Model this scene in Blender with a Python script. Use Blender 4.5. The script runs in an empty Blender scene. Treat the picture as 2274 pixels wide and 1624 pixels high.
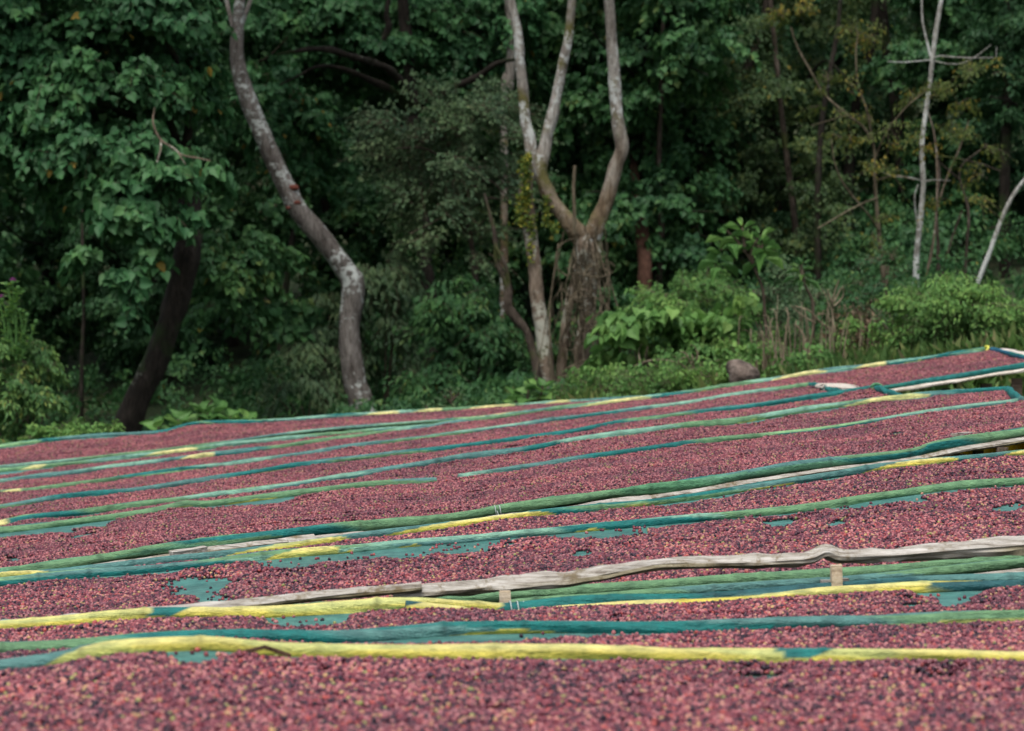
import bpy, math
import numpy as np
from mathutils import Vector

# ------------------------------------------------------------------ camera, world, sun
scn = bpy.context.scene
FX = 5919.0            # focal length in the units of a 2273 x 1624 picture
CX, CY = 1136.5, 812.0
CAMZ = 1.75
cam_d = bpy.data.cameras.new("camera")
cam = bpy.data.objects.new("camera", cam_d)
scn.collection.objects.link(cam)
cam.location = (0, 0, CAMZ)
cam.rotation_euler = (math.radians(90), 0, 0)
cam_d.sensor_width = 36.0
cam_d.lens = 36.0 * FX / 2273.0
cam_d.clip_start = 0.5
cam_d.clip_end = 2000
cam_d.dof.use_dof = True
cam_d.dof.focus_distance = 12.6
cam_d.dof.aperture_fstop = 4.8
scn.camera = cam

SUN_EL, SUN_AZ = 64.0, 195.0
w = bpy.data.worlds.new("World")
scn.world = w
w.use_nodes = True
nt = w.node_tree
nt.nodes.clear()
sky = nt.nodes.new("ShaderNodeTexSky")
sky.sky_type = 'NISHITA'
sky.sun_disc = False
sky.sun_elevation = math.radians(SUN_EL)
sky.sun_rotation = math.radians(SUN_AZ)
sky.dust_density = 4.0
sky.air_density = 0.8
sky.ozone_density = 0.5
bg = nt.nodes.new("ShaderNodeBackground")
bg.inputs[1].default_value = 0.14
out = nt.nodes.new("ShaderNodeOutputWorld")
hs = nt.nodes.new("ShaderNodeHueSaturation")      # veiled, overcast sky: greyer than a clear one
hs.inputs["Saturation"].default_value = 0.5
nt.links.new(sky.outputs[0], hs.inputs["Color"])
nt.links.new(hs.outputs[0], bg.inputs[0])
nt.links.new(bg.outputs[0], out.inputs[0])
sd = bpy.data.lights.new("sun", 'SUN')
sd.energy = 1.3
sd.angle = math.radians(35)
sd.color = (1.0, 0.96, 0.9)
sun = bpy.data.objects.new("sun", sd)
scn.collection.objects.link(sun)
_el, _az = math.radians(SUN_EL), math.radians(SUN_AZ)
_dir = Vector((math.sin(_az) * math.cos(_el), math.cos(_az) * math.cos(_el), math.sin(_el)))
sun.rotation_euler = _dir.to_track_quat('Z', 'Y').to_euler()
scn.view_settings.view_transform = 'Standard'
scn.view_settings.look = 'None'
scn.view_settings.gamma = 1.0
scn.view_settings.exposure = 0.55
scn.cycles.max_bounces = 5
scn.cycles.diffuse_bounces = 3
scn.cycles.glossy_bounces = 2
scn.cycles.transmission_bounces = 3
scn.cycles.transparent_max_bounces = 4

# ------------------------------------------------------------------ helpers
COL = scn.collection


def P(x, y, D):
    return np.array([(x - CX) * D / FX, D, CAMZ - (y - CY) * D / FX])


def proj(p):
    return CX + FX * p[:, 0] / p[:, 1], CY - FX * (p[:, 2] - CAMZ) / p[:, 1]


def tag(o, label=None, cat=None, group=None, kind=None):
    if label: o['label'] = label
    if cat: o['category'] = cat
    if group: o['group'] = group
    if kind: o['kind'] = kind
    return o


def empty(name, loc, label, cat, group=None):
    o = bpy.data.objects.new(name, None)
    o.empty_display_size = 0.2
    COL.objects.link(o)
    o.location = tuple(float(v) for v in loc)
    return tag(o, label, cat, group)


def link_obj(name, me, parent=None):
    o = bpy.data.objects.new(name, me)
    COL.objects.link(o)
    if parent is not None:
        o.parent = parent
        o.location = tuple(-v for v in parent.location)
    return o


class MB:
    """collects verts / polygons with per-vertex colour, value and face material index"""
    def __init__(s):
        s.v, s.f, s.fl, s.mi, s.c, s.r = [], [], [], [], [], []
        s.n = 0

    def add(s, V, F, mi=0, col=None, rnd=None):
        V = np.asarray(V, dtype=np.float32).reshape(-1, 3)
        F = np.asarray(F, dtype=np.int32)
        s.v.append(V)
        s.f.append((F + s.n).ravel())
        s.fl.append(np.full(len(F), F.shape[1], np.int32))
        s.mi.append(np.full(len(F), mi, np.int32))
        if col is None: col = np.ones((len(V), 3))
        s.c.append(np.asarray(col, np.float32).reshape(-1, 3))
        if rnd is None: rnd = np.zeros(len(V))
        s.r.append(np.asarray(rnd, np.float32).ravel())
        s.n += len(V)

    def mesh(s, name, mats, smooth=False):
        me = bpy.data.meshes.new(name)
        V = np.concatenate(s.v)
        F = np.concatenate(s.f)
        FL = np.concatenate(s.fl)
        me.vertices.add(len(V))
        me.vertices.foreach_set("co", V.ravel())
        me.loops.add(len(F))
        me.loops.foreach_set("vertex_index", F)
        me.polygons.add(len(FL))
        st = np.concatenate([[0], np.cumsum(FL)[:-1]]).astype(np.int32)
        me.polygons.foreach_set("loop_start", st)
        me.polygons.foreach_set("loop_total", FL)
        me.polygons.foreach_set("material_index", np.concatenate(s.mi))
        me.polygons.foreach_set("use_smooth", np.full(len(FL), smooth))
        for m in mats: me.materials.append(m)
        a = me.attributes.new("rnd", 'FLOAT', 'POINT')
        a.data.foreach_set("value", np.concatenate(s.r))
        c = np.concatenate(s.c)
        c4 = np.ones((len(c), 4), np.float32); c4[:, :3] = c
        a = me.attributes.new("tint", 'FLOAT_COLOR', 'POINT')
        a.data.foreach_set("color", c4.ravel())
        me.update()
        me.validate()
        return me

    def build(s, name, mats, parent=None, smooth=False):
        if not isinstance(mats, (list, tuple)): mats = [mats]
        return link_obj(name, s.mesh(name, mats, smooth), parent)


def hsh(i, j, seed):
    i = i.astype(np.int64); j = j.astype(np.int64)
    h = (i * 374761393 + j * 668265263 + seed * 1442695041) & 0xFFFFFFFF
    h = ((h ^ (h >> 13)) * 1274126177) & 0xFFFFFFFF
    h = (h ^ (h >> 16)) & 0xFFFFFFFF
    return h / 4294967295.0


def vnoise(x, y, seed=0):
    x = np.asarray(x, float); y = np.asarray(y, float)
    i, j = np.floor(x), np.floor(y)
    fx, fy = x - i, y - j
    fx = fx * fx * (3 - 2 * fx); fy = fy * fy * (3 - 2 * fy)
    a = hsh(i, j, seed); b = hsh(i + 1, j, seed)
    c = hsh(i, j + 1, seed); d = hsh(i + 1, j + 1, seed)
    return (a * (1 - fx) + b * fx) * (1 - fy) + (c * (1 - fx) + d * fx) * fy


def fnoise(x, y, seed=0, o=3):
    t, a, n = 0, 1.0, 0
    for k in range(o):
        t = t + a * vnoise(np.asarray(x) * 2 ** k, np.asarray(y) * 2 ** k, seed + 17 * k); n += a; a *= .5
    return t / n


def catmull(pts, n_per=8):
    p = np.asarray(pts, float)
    p = np.vstack([2 * p[0] - p[1], p, 2 * p[-1] - p[-2]])
    out = []
    t = np.linspace(0, 1, n_per, endpoint=False)[:, None]
    for i in range(1, len(p) - 2):
        a, b, c, d = p[i - 1], p[i], p[i + 1], p[i + 2]
        out.append(.5 * ((2 * b) + (-a + c) * t + (2 * a - 5 * b + 4 * c - d) * t ** 2 + (-a + 3 * b - 3 * c + d) * t ** 3))
    out.append(p[-2][None])
    return np.vstack(out)


def resample(pts, step):
    d = np.r_[0, np.cumsum(np.linalg.norm(np.diff(pts[:, :3], axis=0), axis=1))]
    n = max(2, int(d[-1] / step) + 1)
    s = np.linspace(0, d[-1], n)
    return np.stack([np.interp(s, d, pts[:, k]) for k in range(pts.shape[1])], 1), s


def tube_rings(pts, rad, ns, seed=0, rough=0.0, rfun=None):
    """rings of a swept tube; returns V (n, ns, 3) and theta"""
    pts = np.asarray(pts, float)
    T = np.gradient(pts, axis=0)
    T /= np.linalg.norm(T, axis=1)[:, None] + 1e-9
    ref = np.array([0, 1.0, 0]) if abs(T[:, 1]).mean() < 0.85 else np.array([0, 0, 1.0])
    A = np.cross(T, ref); A /= np.linalg.norm(A, axis=1)[:, None] + 1e-9
    B = np.cross(A, T)
    th = np.linspace(0, 2 * np.pi, ns, endpoint=False)
    R = np.asarray(rad, float)[:, None] * np.ones((1, ns))
    if rough > 0:
        s = np.r_[0, np.cumsum(np.linalg.norm(np.diff(pts, axis=0), axis=1))]
        rm = float(np.mean(rad))
        R = R * (1 + rough * 2 * (fnoise(s[:, None] / rm / 3.5 + 0 * th, np.cos(th)[None] * 1.3 + 5 + 0 * s[:, None], seed) - .5)
                 + rough * (vnoise(s[:, None] / rm / 1.2 + 0 * th, np.sin(th)[None] * 2.3 + 9 + 0 * s[:, None], seed + 5) - .5))
    if rfun is not None: R = R * rfun
    V = pts[:, None] + R[:, :, None] * (np.cos(th)[None, :, None] * A[:, None] + np.sin(th)[None, :, None] * B[:, None])
    return V, th


def grid_faces(n, m, wrap=True):
    i = np.arange(n - 1)[:, None]
    j = np.arange(m if wrap else m - 1)[None]
    j2 = (j + 1) % m
    return np.stack([i * m + j, i * m + j2, (i + 1) * m + j2, (i + 1) * m + j], -1).reshape(-1, 4)


def add_tube(mb, pts, rad, ns=8, mi=0, seed=0, rough=0.0, step=None, col=None, cap=True):
    pts = np.asarray(pts, float)
    rad = np.asarray(rad, float) * np.ones(len(pts))
    q = np.column_stack([pts, rad])
    if len(q) > 2: q = catmull(q, 6)
    if step: q, _ = resample(q, step)
    V, th = tube_rings(q[:, :3], q[:, 3], ns, seed, rough)
    n = len(q)
    mb.add(V.reshape(-1, 3), grid_faces(n, ns), mi, col=None if col is None else np.tile(col, (n * ns, 1)), rnd=np.repeat(hsh(np.arange(1), np.arange(1), seed), n * ns))
    if cap and ns > 3:
        mb.add(V[0], np.arange(ns)[None, ::-1], mi); mb.add(V[-1], np.arange(ns)[None], mi)


def add_plank(mb, pts, wid, thk, seed=0, step=0.05, rough=0.25, mi=0, split=False):
    """weathered split timber: pts centre line, wid horizontal (front-back), thk vertical"""
    q = catmull(np.asarray(pts, float), 6)
    q, s = resample(q, step)
    T = np.gradient(q, axis=0); T /= np.linalg.norm(T, axis=1)[:, None]
    up = np.array([0, 0, 1.0])
    if abs(T[:, 2]).mean() > .8: up = np.array([0, 1.0, 0])
    A = np.cross(T, up); A /= np.linalg.norm(A, axis=1)[:, None]
    B = np.cross(A, T)
    prof = np.array([(-.5, -.42), (-.46, -.5), (0, -.52), (.47, -.5), (.5, -.4), (.5, 0), (.5, .4), (.46, .5), (0, .47), (-.44, .5), (-.5, .42), (-.5, 0)])
    if split:
        prof = np.array([(-.5, -.42), (-.2, -.5), (.12, -.5), (.34, -.44), (.5, -.2), (.47, -.02), (.5, .04), (.3, .26), (.08, .42), (-.12, .5), (-.34, .46), (-.5, .3)])
    n, m = len(q), len(prof)
    k = np.arange(m)[None]
    nz = 1 + rough * 2 * (fnoise(s[:, None] * 3.0 + k * .01, k * 0.7 + 0 * s[:, None], seed) - .5)
    wb = 1 + .5 * rough * 2 * (vnoise(s * 1.7, s * 0, seed + 3) - .5)[:, None]
    nz = nz + rough * .7 * (vnoise(s[:, None] * 14, k * 1.9 + 0 * s[:, None], seed + 9) - .5)
    V = q[:, None] + (prof[None, :, 0] * wid * nz * wb)[..., None] * A[:, None] + (prof[None, :, 1] * thk * nz * wb)[..., None] * B[:, None]
    r = np.repeat(hsh(np.array([seed]), np.array([1]), 4), n * m)
    tint = np.ones((n, m, 3))
    if split:   # underside shade painted as a brown-green tint on the lower front faces
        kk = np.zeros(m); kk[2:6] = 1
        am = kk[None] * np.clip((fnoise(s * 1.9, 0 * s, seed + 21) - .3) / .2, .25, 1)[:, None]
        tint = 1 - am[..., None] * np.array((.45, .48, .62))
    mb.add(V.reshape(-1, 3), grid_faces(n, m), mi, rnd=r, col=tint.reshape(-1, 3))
    mb.add(V[0], np.arange(m)[None, ::-1], mi); mb.add(V[-1], np.arange(m)[None], mi)


# ------------------------------------------------------------------ materials
def mat(name):
    m = bpy.data.materials.new(name)
    m.use_nodes = True
    t = m.node_tree
    t.nodes.clear()
    o = t.nodes.new("ShaderNodeOutputMaterial")
    b = t.nodes.new("ShaderNodeBsdfPrincipled")
    t.links.new(b.outputs[0], o.inputs[0])
    return m, t, b, o


def N(t, kind, **kw):
    n = t.nodes.new(kind)
    for k, v in kw.items():
        if k in ("operation", "blend_type", "data_type", "attribute_name", "attribute_type", "feature", "interpolation", "wave_type", "bands_direction", "noise_dimensions"):
            setattr(n, k, v)
        else:
            n.inputs[k].default_value = v
    return n


def ramp(t, stops, interp='LINEAR'):
    r = t.nodes.new("ShaderNodeValToRGB")
    e = r.color_ramp
    e.interpolation = interp
    while len(e.elements) < len(stops): e.elements.new(0.5)
    for el, (p, c) in zip(e.elements, stops):
        el.position = p; el.color = (*c, 1)
    return r


def mixc(t, fac, a, b, bt='MIX'):
    n = t.nodes.new("ShaderNodeMix"); n.data_type = 'RGBA'; n.blend_type = bt
    for sock, v in ((n.inputs[0], fac), (n.inputs[6], a), (n.inputs[7], b)):
        if hasattr(v, "is_linked") or hasattr(v, "links"): t.links.new(v, sock)
        elif isinstance(v, (int, float)): sock.default_value = v
        else: sock.default_value = (*v, 1)
    return n.outputs[2]


def bump(t, b, h, strength, dist):
    n = t.nodes.new("ShaderNodeBump")
    n.inputs["Strength"].default_value = strength
    n.inputs["Distance"].default_value = dist
    t.links.new(h, n.inputs["Height"])
    t.links.new(n.outputs[0], b.inputs["Normal"])


def leaf_mat(name, stops, trans=0.25, rough=.5):
    m, t, b, o = mat(name)
    at = N(t, "ShaderNodeAttribute", attribute_name="rnd")
    r = ramp(t, stops)
    t.links.new(at.outputs["Fac"], r.inputs[0])
    geo = N(t, "ShaderNodeNewGeometry")
    nz = N(t, "ShaderNodeTexNoise", Scale=0.9, Detail=2.0)
    t.links.new(geo.outputs["Position"], nz.inputs["Vector"])
    r2 = ramp(t, [(.3, (.72, .78, .8)), (.7, (1.25, 1.2, 1.05))])
    t.links.new(nz.outputs[0], r2.inputs[0])
    c = mixc(t, 1.0, r.outputs[0], r2.outputs[0], 'MULTIPLY')
    t.links.new(c, b.inputs["Base Color"])
    b.inputs["Roughness"].default_value = rough
    b.inputs["Specular IOR Level"].default_value = 0.22
    tr = N(t, "ShaderNodeBsdfTranslucent")
    t.links.new(c, tr.inputs[0])
    mx = t.nodes.new("ShaderNodeMixShader")
    mx.inputs[0].default_value = trans
    t.links.new(b.outputs[0], mx.inputs[1]); t.links.new(tr.outputs[0], mx.inputs[2])
    t.links.new(mx.outputs[0], o.inputs[0])
    return m


YEL = (.3, .21, .04)
M = {}
M['leaf_big'] = leaf_mat("broad_leaf", [(0, (.028, .09, .038)), (.5, (.042, .13, .05)), (.86, (.064, .17, .062)), (.985, (.09, .2, .07)), (.995, YEL)])
M['leaf_dark'] = leaf_mat("dark_leaf", [(0, (.022, .068, .03)), (.6, (.038, .108, .043)), (.95, (.062, .145, .052)), (1, (.09, .15, .055))])
M['leaf_mid'] = leaf_mat("mid_leaf", [(0, (.026, .08, .034)), (.5, (.046, .13, .047)), (.93, (.082, .18, .058)), (.99, (.2, .2, .05))])
M['leaf_grey'] = leaf_mat("grey_leaf", [(0, (.055, .105, .055)), (.5, (.095, .165, .08)), (1, (.17, .24, .12))])
M['leaf_olive'] = leaf_mat("olive_leaf", [(0, (.034, .07, .03)), (.6, (.06, .11, .038)), (.94, (.1, .14, .045)), (.99, (.2, .17, .035))])
M['leaf_bright'] = leaf_mat("bright_leaf", [(0, (.065, .16, .045)), (.5, (.12, .26, .07)), (1, (.22, .36, .1))], trans=.3)
M['leaf_lime'] = leaf_mat("lime_leaf", [(0, (.05, .135, .05)), (.5, (.1, .22, .07)), (.92, (.18, .3, .08)), (1, (.34, .28, .06))], trans=.3)
M['leaf_yellow'] = leaf_mat("yellow_leaf", [(0, (.06, .1, .03)), (.68, (.13, .17, .04)), (.86, (.26, .23, .045)), (1, (.4, .28, .05))], trans=.35)
M['moss_leaf'] = leaf_mat("epiphyte_leaf", [(0, (.05, .1, .02)), (.65, (.12, .17, .025)), (.88, (.3, .28, .04)), (1, (.42, .37, .05))])
M['dry'] = leaf_mat("dry_leaf", [(0, (.06, .035, .022)), (.6, (.13, .08, .05)), (1, (.24, .17, .11))], trans=.1)
M['grass'] = leaf_mat("grass_blade", [(0, (.05, .11, .03)), (.6, (.1, .19, .05)), (.9, (.2, .24, .09)), (1, (.3, .26, .14))])
M['purple'] = leaf_mat("thistle_flower", [(0, (.2, .05, .22)), (1, (.36, .1, .32))])


def bark_mat(name, dark, mid, light, lichen=None, lich_amt=.5, scale=6.0, moss=None, moss_amt=.5):
    m, t, b, o = mat(name)
    tc = N(t, "ShaderNodeTexCoord")
    mp = N(t, "ShaderNodeMapping"); mp.inputs["Scale"].default_value = (1, 1, .45)
    t.links.new(tc.outputs["Object"], mp.inputs[0])
    n1 = N(t, "ShaderNodeTexNoise", Scale=scale, Detail=6.0, Roughness=.65)
    t.links.new(mp.outputs[0], n1.inputs["Vector"])
    r = ramp(t, [(.3, dark), (.5, mid), (.7, light)])
    t.links.new(n1.outputs[0], r.inputs[0])
    c = r.outputs[0]
    # vertical cracks
    mp2 = N(t, "ShaderNodeMapping"); mp2.inputs["Scale"].default_value = (1, 1, .16)
    t.links.new(tc.outputs["Object"], mp2.inputs[0])
    n4 = N(t, "ShaderNodeTexNoise", Scale=34.0, Detail=3.0, Roughness=.6)
    t.links.new(mp2.outputs[0], n4.inputs["Vector"])
    r4 = ramp(t, [(.35, (.55, .52, .5)), (.55, (1.1, 1.1, 1.1))])
    t.links.new(n4.outputs[0], r4.inputs[0])
    c = mixc(t, 1.0, c, r4.outputs[0], 'MULTIPLY')
    if name == "pale_bark":
        sx = N(t, "ShaderNodeSeparateXYZ"); t.links.new(tc.outputs["Object"], sx.inputs[0])
        ma = N(t, "ShaderNodeMath", operation='MULTIPLY_ADD'); ma.inputs[1].default_value = 3.0
        t.links.new(n1.outputs[0], ma.inputs[0]); t.links.new(sx.outputs[2], ma.inputs[2])
        mr = N(t, "ShaderNodeMapRange"); mr.inputs[1].default_value = 5.6; mr.inputs[2].default_value = 7.2
        t.links.new(ma.outputs[0], mr.inputs[0])
        c = mixc(t, mr.outputs[0], mixc(t, 1.0, c, (.62, .5, .36), 'MULTIPLY'), c)
    if moss:
        n3 = N(t, "ShaderNodeTexNoise", Scale=1.6, Detail=5.0)
        t.links.new(tc.outputs["Object"], n3.inputs["Vector"])
        r3 = ramp(t, [(moss_amt, (0, 0, 0)), (moss_amt + .1, (1, 1, 1))])
        t.links.new(n3.outputs[0], r3.inputs[0])
        c = mixc(t, r3.outputs[0], c, moss)
    if lichen:
        n2 = N(t, "ShaderNodeTexNoise", Scale=9.0, Detail=7.0, Roughness=.75)
        t.links.new(tc.outputs["Object"], n2.inputs["Vector"])
        n5 = N(t, "ShaderNodeTexNoise", Scale=.75, Detail=2.0)
        t.links.new(tc.outputs["Object"], n5.inputs["Vector"])
        ad = N(t, "ShaderNodeMath", operation='ADD'); 
        t.links.new(n2.outputs[0], ad.inputs[0]); t.links.new(n5.outputs[0], ad.inputs[1])
        r2 = ramp(t, [(lich_amt, (0, 0, 0)), (min(1, lich_amt + .035), (1, 1, 1))])
        mu = N(t, "ShaderNodeMath", operation='MULTIPLY'); mu.inputs[1].default_value = .5
        t.links.new(ad.outputs[0], mu.inputs[0]); t.links.new(mu.outputs[0], r2.inputs[0])
        c = mixc(t, r2.outputs[0], c, lichen)
    t.links.new(c, b.inputs["Base Color"])
    b.inputs["Roughness"].default_value = .9
    b.inputs["Specular IOR Level"].default_value = .2
    bump(t, b, n4.outputs[0], .9, .04)
    return m


M['bark_s'] = bark_mat("grey_bark", (.055, .046, .04), (.14, .125, .112), (.24, .22, .2), (.46, .49, .46), .52, 5.0)
M['bark_pale'] = bark_mat("pale_bark", (.1, .085, .07), (.25, .23, .2), (.35, .34, .31), (.46, .48, .45), .56, 4.0, (.11, .10, .035), .53)
M['bark_brown'] = bark_mat("brown_bark", (.026, .02, .014), (.06, .047, .036), (.115, .095, .075), None, .5, 6, (.05, .06, .018), .56)
M['bark_dark'] = bark_mat("dark_bark", (.009, .008, .006), (.02, .016, .012), (.04, .033, .026), (.12, .13, .1), .6, 6, (.02, .035, .01), .52)
M['bark_red'] = bark_mat("red_bark", (.04, .02, .014), (.09, .045, .03), (.13, .07, .05), None, .5, 6, (.05, .05, .02), .6)
M['bark_white'] = bark_mat("white_bark", (.16, .15, .13), (.3, .3, .27), (.42, .42, .39), (.5, .52, .49), .52, 9.0)
M['bark_mid'] = bark_mat("tan_bark", (.07, .05, .035), (.17, .13, .095), (.27, .22, .17), (.4, .4, .33), .58, 5, (.07, .09, .025), .55)
M['twig'] = bark_mat("twig_bark", (.04, .03, .02), (.09, .07, .05), (.16, .13, .09))
M['liana'] = bark_mat("liana_bark", (.055, .045, .028), (.12, .1, .065), (.22, .185, .13))
M['stalk'] = bark_mat("dry_stalk", (.1, .08, .05), (.2, .165, .11), (.32, .27, .19))


def wood_mat(name, dark, mid, light, moss=None):
    m, t, b, o = mat(name)
    tc = N(t, "ShaderNodeTexCoord")
    mp = N(t, "ShaderNodeMapping"); mp.inputs["Scale"].default_value = (.12, 1, 1)
    t.links.new(tc.outputs["Object"], mp.inputs[0])
    n1 = N(t, "ShaderNodeTexNoise", Scale=55.0, Detail=6.0, Roughness=.7)
    t.links.new(mp.outputs[0], n1.inputs["Vector"])
    r = ramp(t, [(.3, dark), (.48, mid), (.7, light)])
    t.links.new(n1.outputs[0], r.inputs[0])
    n2 = N(t, "ShaderNodeTexNoise", Scale=7.0, Detail=6.0, Roughness=.75)
    t.links.new(tc.outputs["Object"], n2.inputs["Vector"])
    r2 = ramp(t, [(.52, (0, 0, 0)), (.62, (1, 1, 1))])
    t.links.new(n2.outputs[0], r2.inputs[0])
    c = mixc(t, r2.outputs[0], r.outputs[0], moss or mid)
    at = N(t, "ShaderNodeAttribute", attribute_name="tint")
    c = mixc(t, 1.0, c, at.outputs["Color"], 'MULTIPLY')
    t.links.new(c, b.inputs["Base Color"])
    b.inputs["Roughness"].default_value = .9
    bump(t, b, n1.outputs[0], .8, .008)
    return m


M['timber'] = wood_mat("weathered_timber", (.09, .07, .05), (.34, .315, .27), (.58, .56, .52), (.17, .135, .08))
M['timber_pale'] = wood_mat("bleached_timber", (.3, .26, .2), (.55, .5, .43), (.72, .68, .62), (.42, .37, .3))
M['cut_wood'] = wood_mat("cut_wood", (.3, .22, .14), (.52, .42, .29), (.66, .57, .44), (.4, .3, .2))
M['post'] = wood_mat("post_timber", (.03, .02, .015), (.09, .06, .04), (.17, .13, .09), (.06, .05, .03))


def net_mat(name, base=None, weave=260.0):
    m, t, b, o = mat(name)
    tc = N(t, "ShaderNodeTexCoord")
    at = N(t, "ShaderNodeAttribute", attribute_name="tint")
    n1 = N(t, "ShaderNodeTexNoise", Scale=16.0, Detail=4.0, Roughness=.6)
    t.links.new(tc.outputs["Object"], n1.inputs["Vector"])
    r = ramp(t, [(.3, (.66, .7, .72)), (.7, (1.28, 1.24, 1.2))])
    mps = N(t, "ShaderNodeMapping"); mps.inputs["Scale"].default_value = (.3, 1, 1)
    t.links.new(tc.outputs["Object"], mps.inputs[0])
    ns_ = N(t, "ShaderNodeTexNoise", Scale=85.0, Detail=3.0, Roughness=.6)
    t.links.new(mps.outputs[0], ns_.inputs["Vector"])
    t.links.new(n1.outputs[0], r.inputs[0])
    c = mixc(t, 1.0, at.outputs["Color"], r.outputs[0], 'MULTIPLY')
    w1 = N(t, "ShaderNodeTexWave", Scale=weave, bands_direction='X')
    w2 = N(t, "ShaderNodeTexWave", Scale=weave, bands_direction='Y')
    t.links.new(tc.outputs["Object"], w1.inputs["Vector"]); t.links.new(tc.outputs["Object"], w2.inputs["Vector"])
    mm = N(t, "ShaderNodeMath", operation='MULTIPLY')
    t.links.new(w1.outputs[1], mm.inputs[0]); t.links.new(w2.outputs[1], mm.inputs[1])
    r3 = ramp(t, [(0, (.8, .8, .8)), (.6, (1.1, 1.1, 1.1))])
    t.links.new(mm.outputs[0], r3.inputs[0])
    c = mixc(t, 1.0, c, r3.outputs[0], 'MULTIPLY')
    t.links.new(c, b.inputs["Base Color"])
    b.inputs["Roughness"].default_value = .62
    b.inputs["Specular IOR Level"].default_value = .3
    rs_ = ramp(t, [(.35, (.74, .78, .8)), (.65, (1.18, 1.16, 1.14))])
    t.links.new(ns_.outputs[0], rs_.inputs[0])
    c = mixc(t, .5, c, rs_.outputs[0], 'MULTIPLY')
    t.links.new(c, b.inputs["Base Color"])
    bump(t, b, ns_.outputs[0], .9, .012)
    return m


M['net'] = net_mat("shade_net")
M['rail'] = net_mat("wrapped_shade_net", weave=180.0)


def cherry_mat(name, mode):
    m, t, b, o = mat(name)
    if mode == 'inst':
        src = N(t, "ShaderNodeObjectInfo").outputs["Random"]
    else:
        a = N(t, "ShaderNodeAttribute", attribute_name="rnd"); src = a.outputs["Fac"]
    stops = [(0, (0.018, 0.010, 0.019)), (.13, (0.050, 0.015, 0.026)), (.26, (0.104, 0.022, 0.034)), (.38, (0.162, 0.038, 0.052)), (.50, (0.216, 0.050, 0.062)), (.62, (0.288, 0.101, 0.107)),
             (.72, (0.126, 0.034, 0.052)), (.80, (0.369, 0.151, 0.150)), (.88, (0.324, 0.067, 0.060)), (.93, (0.396, 0.193, 0.138)), (.965, (0.378, 0.252, 0.112)), (.987, (0.234, 0.244, 0.077))]
    r = ramp(t, stops, 'CONSTANT')
    t.links.new(src, r.inputs[0])
    geo = N(t, "ShaderNodeNewGeometry")
    nz = N(t, "ShaderNodeTexNoise", Scale=1.6, Detail=3.0)
    t.links.new(geo.outputs["Position"], nz.inputs["Vector"])
    r2 = ramp(t, [(.34, (.72, .72, .8)), (.66, (1.26, 1.2, 1.14))])
    t.links.new(nz.outputs[0], r2.inputs[0])
    nz2 = N(t, "ShaderNodeTexNoise", Scale=170.0, Detail=1.0)
    t.links.new(geo.outputs["Position"], nz2.inputs["Vector"])
    r5 = ramp(t, [(.3, (.8, .8, .85)), (.75, (1.3, 1.35, 1.35))])
    t.links.new(nz2.outputs[0], r5.inputs[0])
    c = mixc(t, 1.0, r.outputs[0], r2.outputs[0], 'MULTIPLY')
    c = mixc(t, 1.0, c, r5.outputs[0], 'MULTIPLY')
    t.links.new(c, b.inputs["Base Color"])
    b.inputs["Roughness"].default_value = .36
    b.inputs["Specular IOR Level"].default_value = .33
    return m


M['cherry_i'] = cherry_mat("cherry_skin", 'inst')
M['cherry_a'] = cherry_mat("cherry_skin_heap", 'attr')
m_, t_, b_, o_ = mat("cherry_heap_core")
b_.inputs["Base Color"].default_value = (.03, .01, .014, 1); b_.inputs["Roughness"].default_value = .9
M['core'] = m_

m_, t_, b_, o_ = mat("forest_soil")
tc_ = N(t_, "ShaderNodeTexCoord")
n_ = N(t_, "ShaderNodeTexNoise", Scale=.8, Detail=8.0, Roughness=.7)
t_.links.new(tc_.outputs["Object"], n_.inputs["Vector"])
r_ = ramp(t_, [(.35, (.02, .028, .012)), (.5, (.035, .06, .02)), (.65, (.07, .065, .035))])
t_.links.new(n_.outputs[0], r_.inputs[0]); t_.links.new(r_.outputs[0], b_.inputs["Base Color"])
b_.inputs["Roughness"].default_value = 1
bump(t_, b_, n_.outputs[0], 1, .15)
M['soil'] = m_
m_, t_, b_, o_ = mat("rock_surface")
tc_ = N(t_, "ShaderNodeTexCoord")
n_ = N(t_, "ShaderNodeTexNoise", Scale=5, Detail=8.0, Roughness=.7)
t_.links.new(tc_.outputs["Object"], n_.inputs["Vector"])
r_ = ramp(t_, [(.35, (.04, .028, .022)), (.52, (.11, .082, .066)), (.68, (.22, .175, .145))])
t_.links.new(n_.outputs[0], r_.inputs[0]); t_.links.new(r_.outputs[0], b_.inputs["Base Color"])
b_.inputs["Roughness"].default_value = .95
bump(t_, b_, n_.outputs[0], .8, .05)
M['rock'] = m_
m_, t_, b_, o_ = mat("yellow_plastic")
b_.inputs["Base Color"].default_value = (.8, .52, .01, 1); b_.inputs["Roughness"].default_value = .45
M['tarp'] = m_

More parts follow.
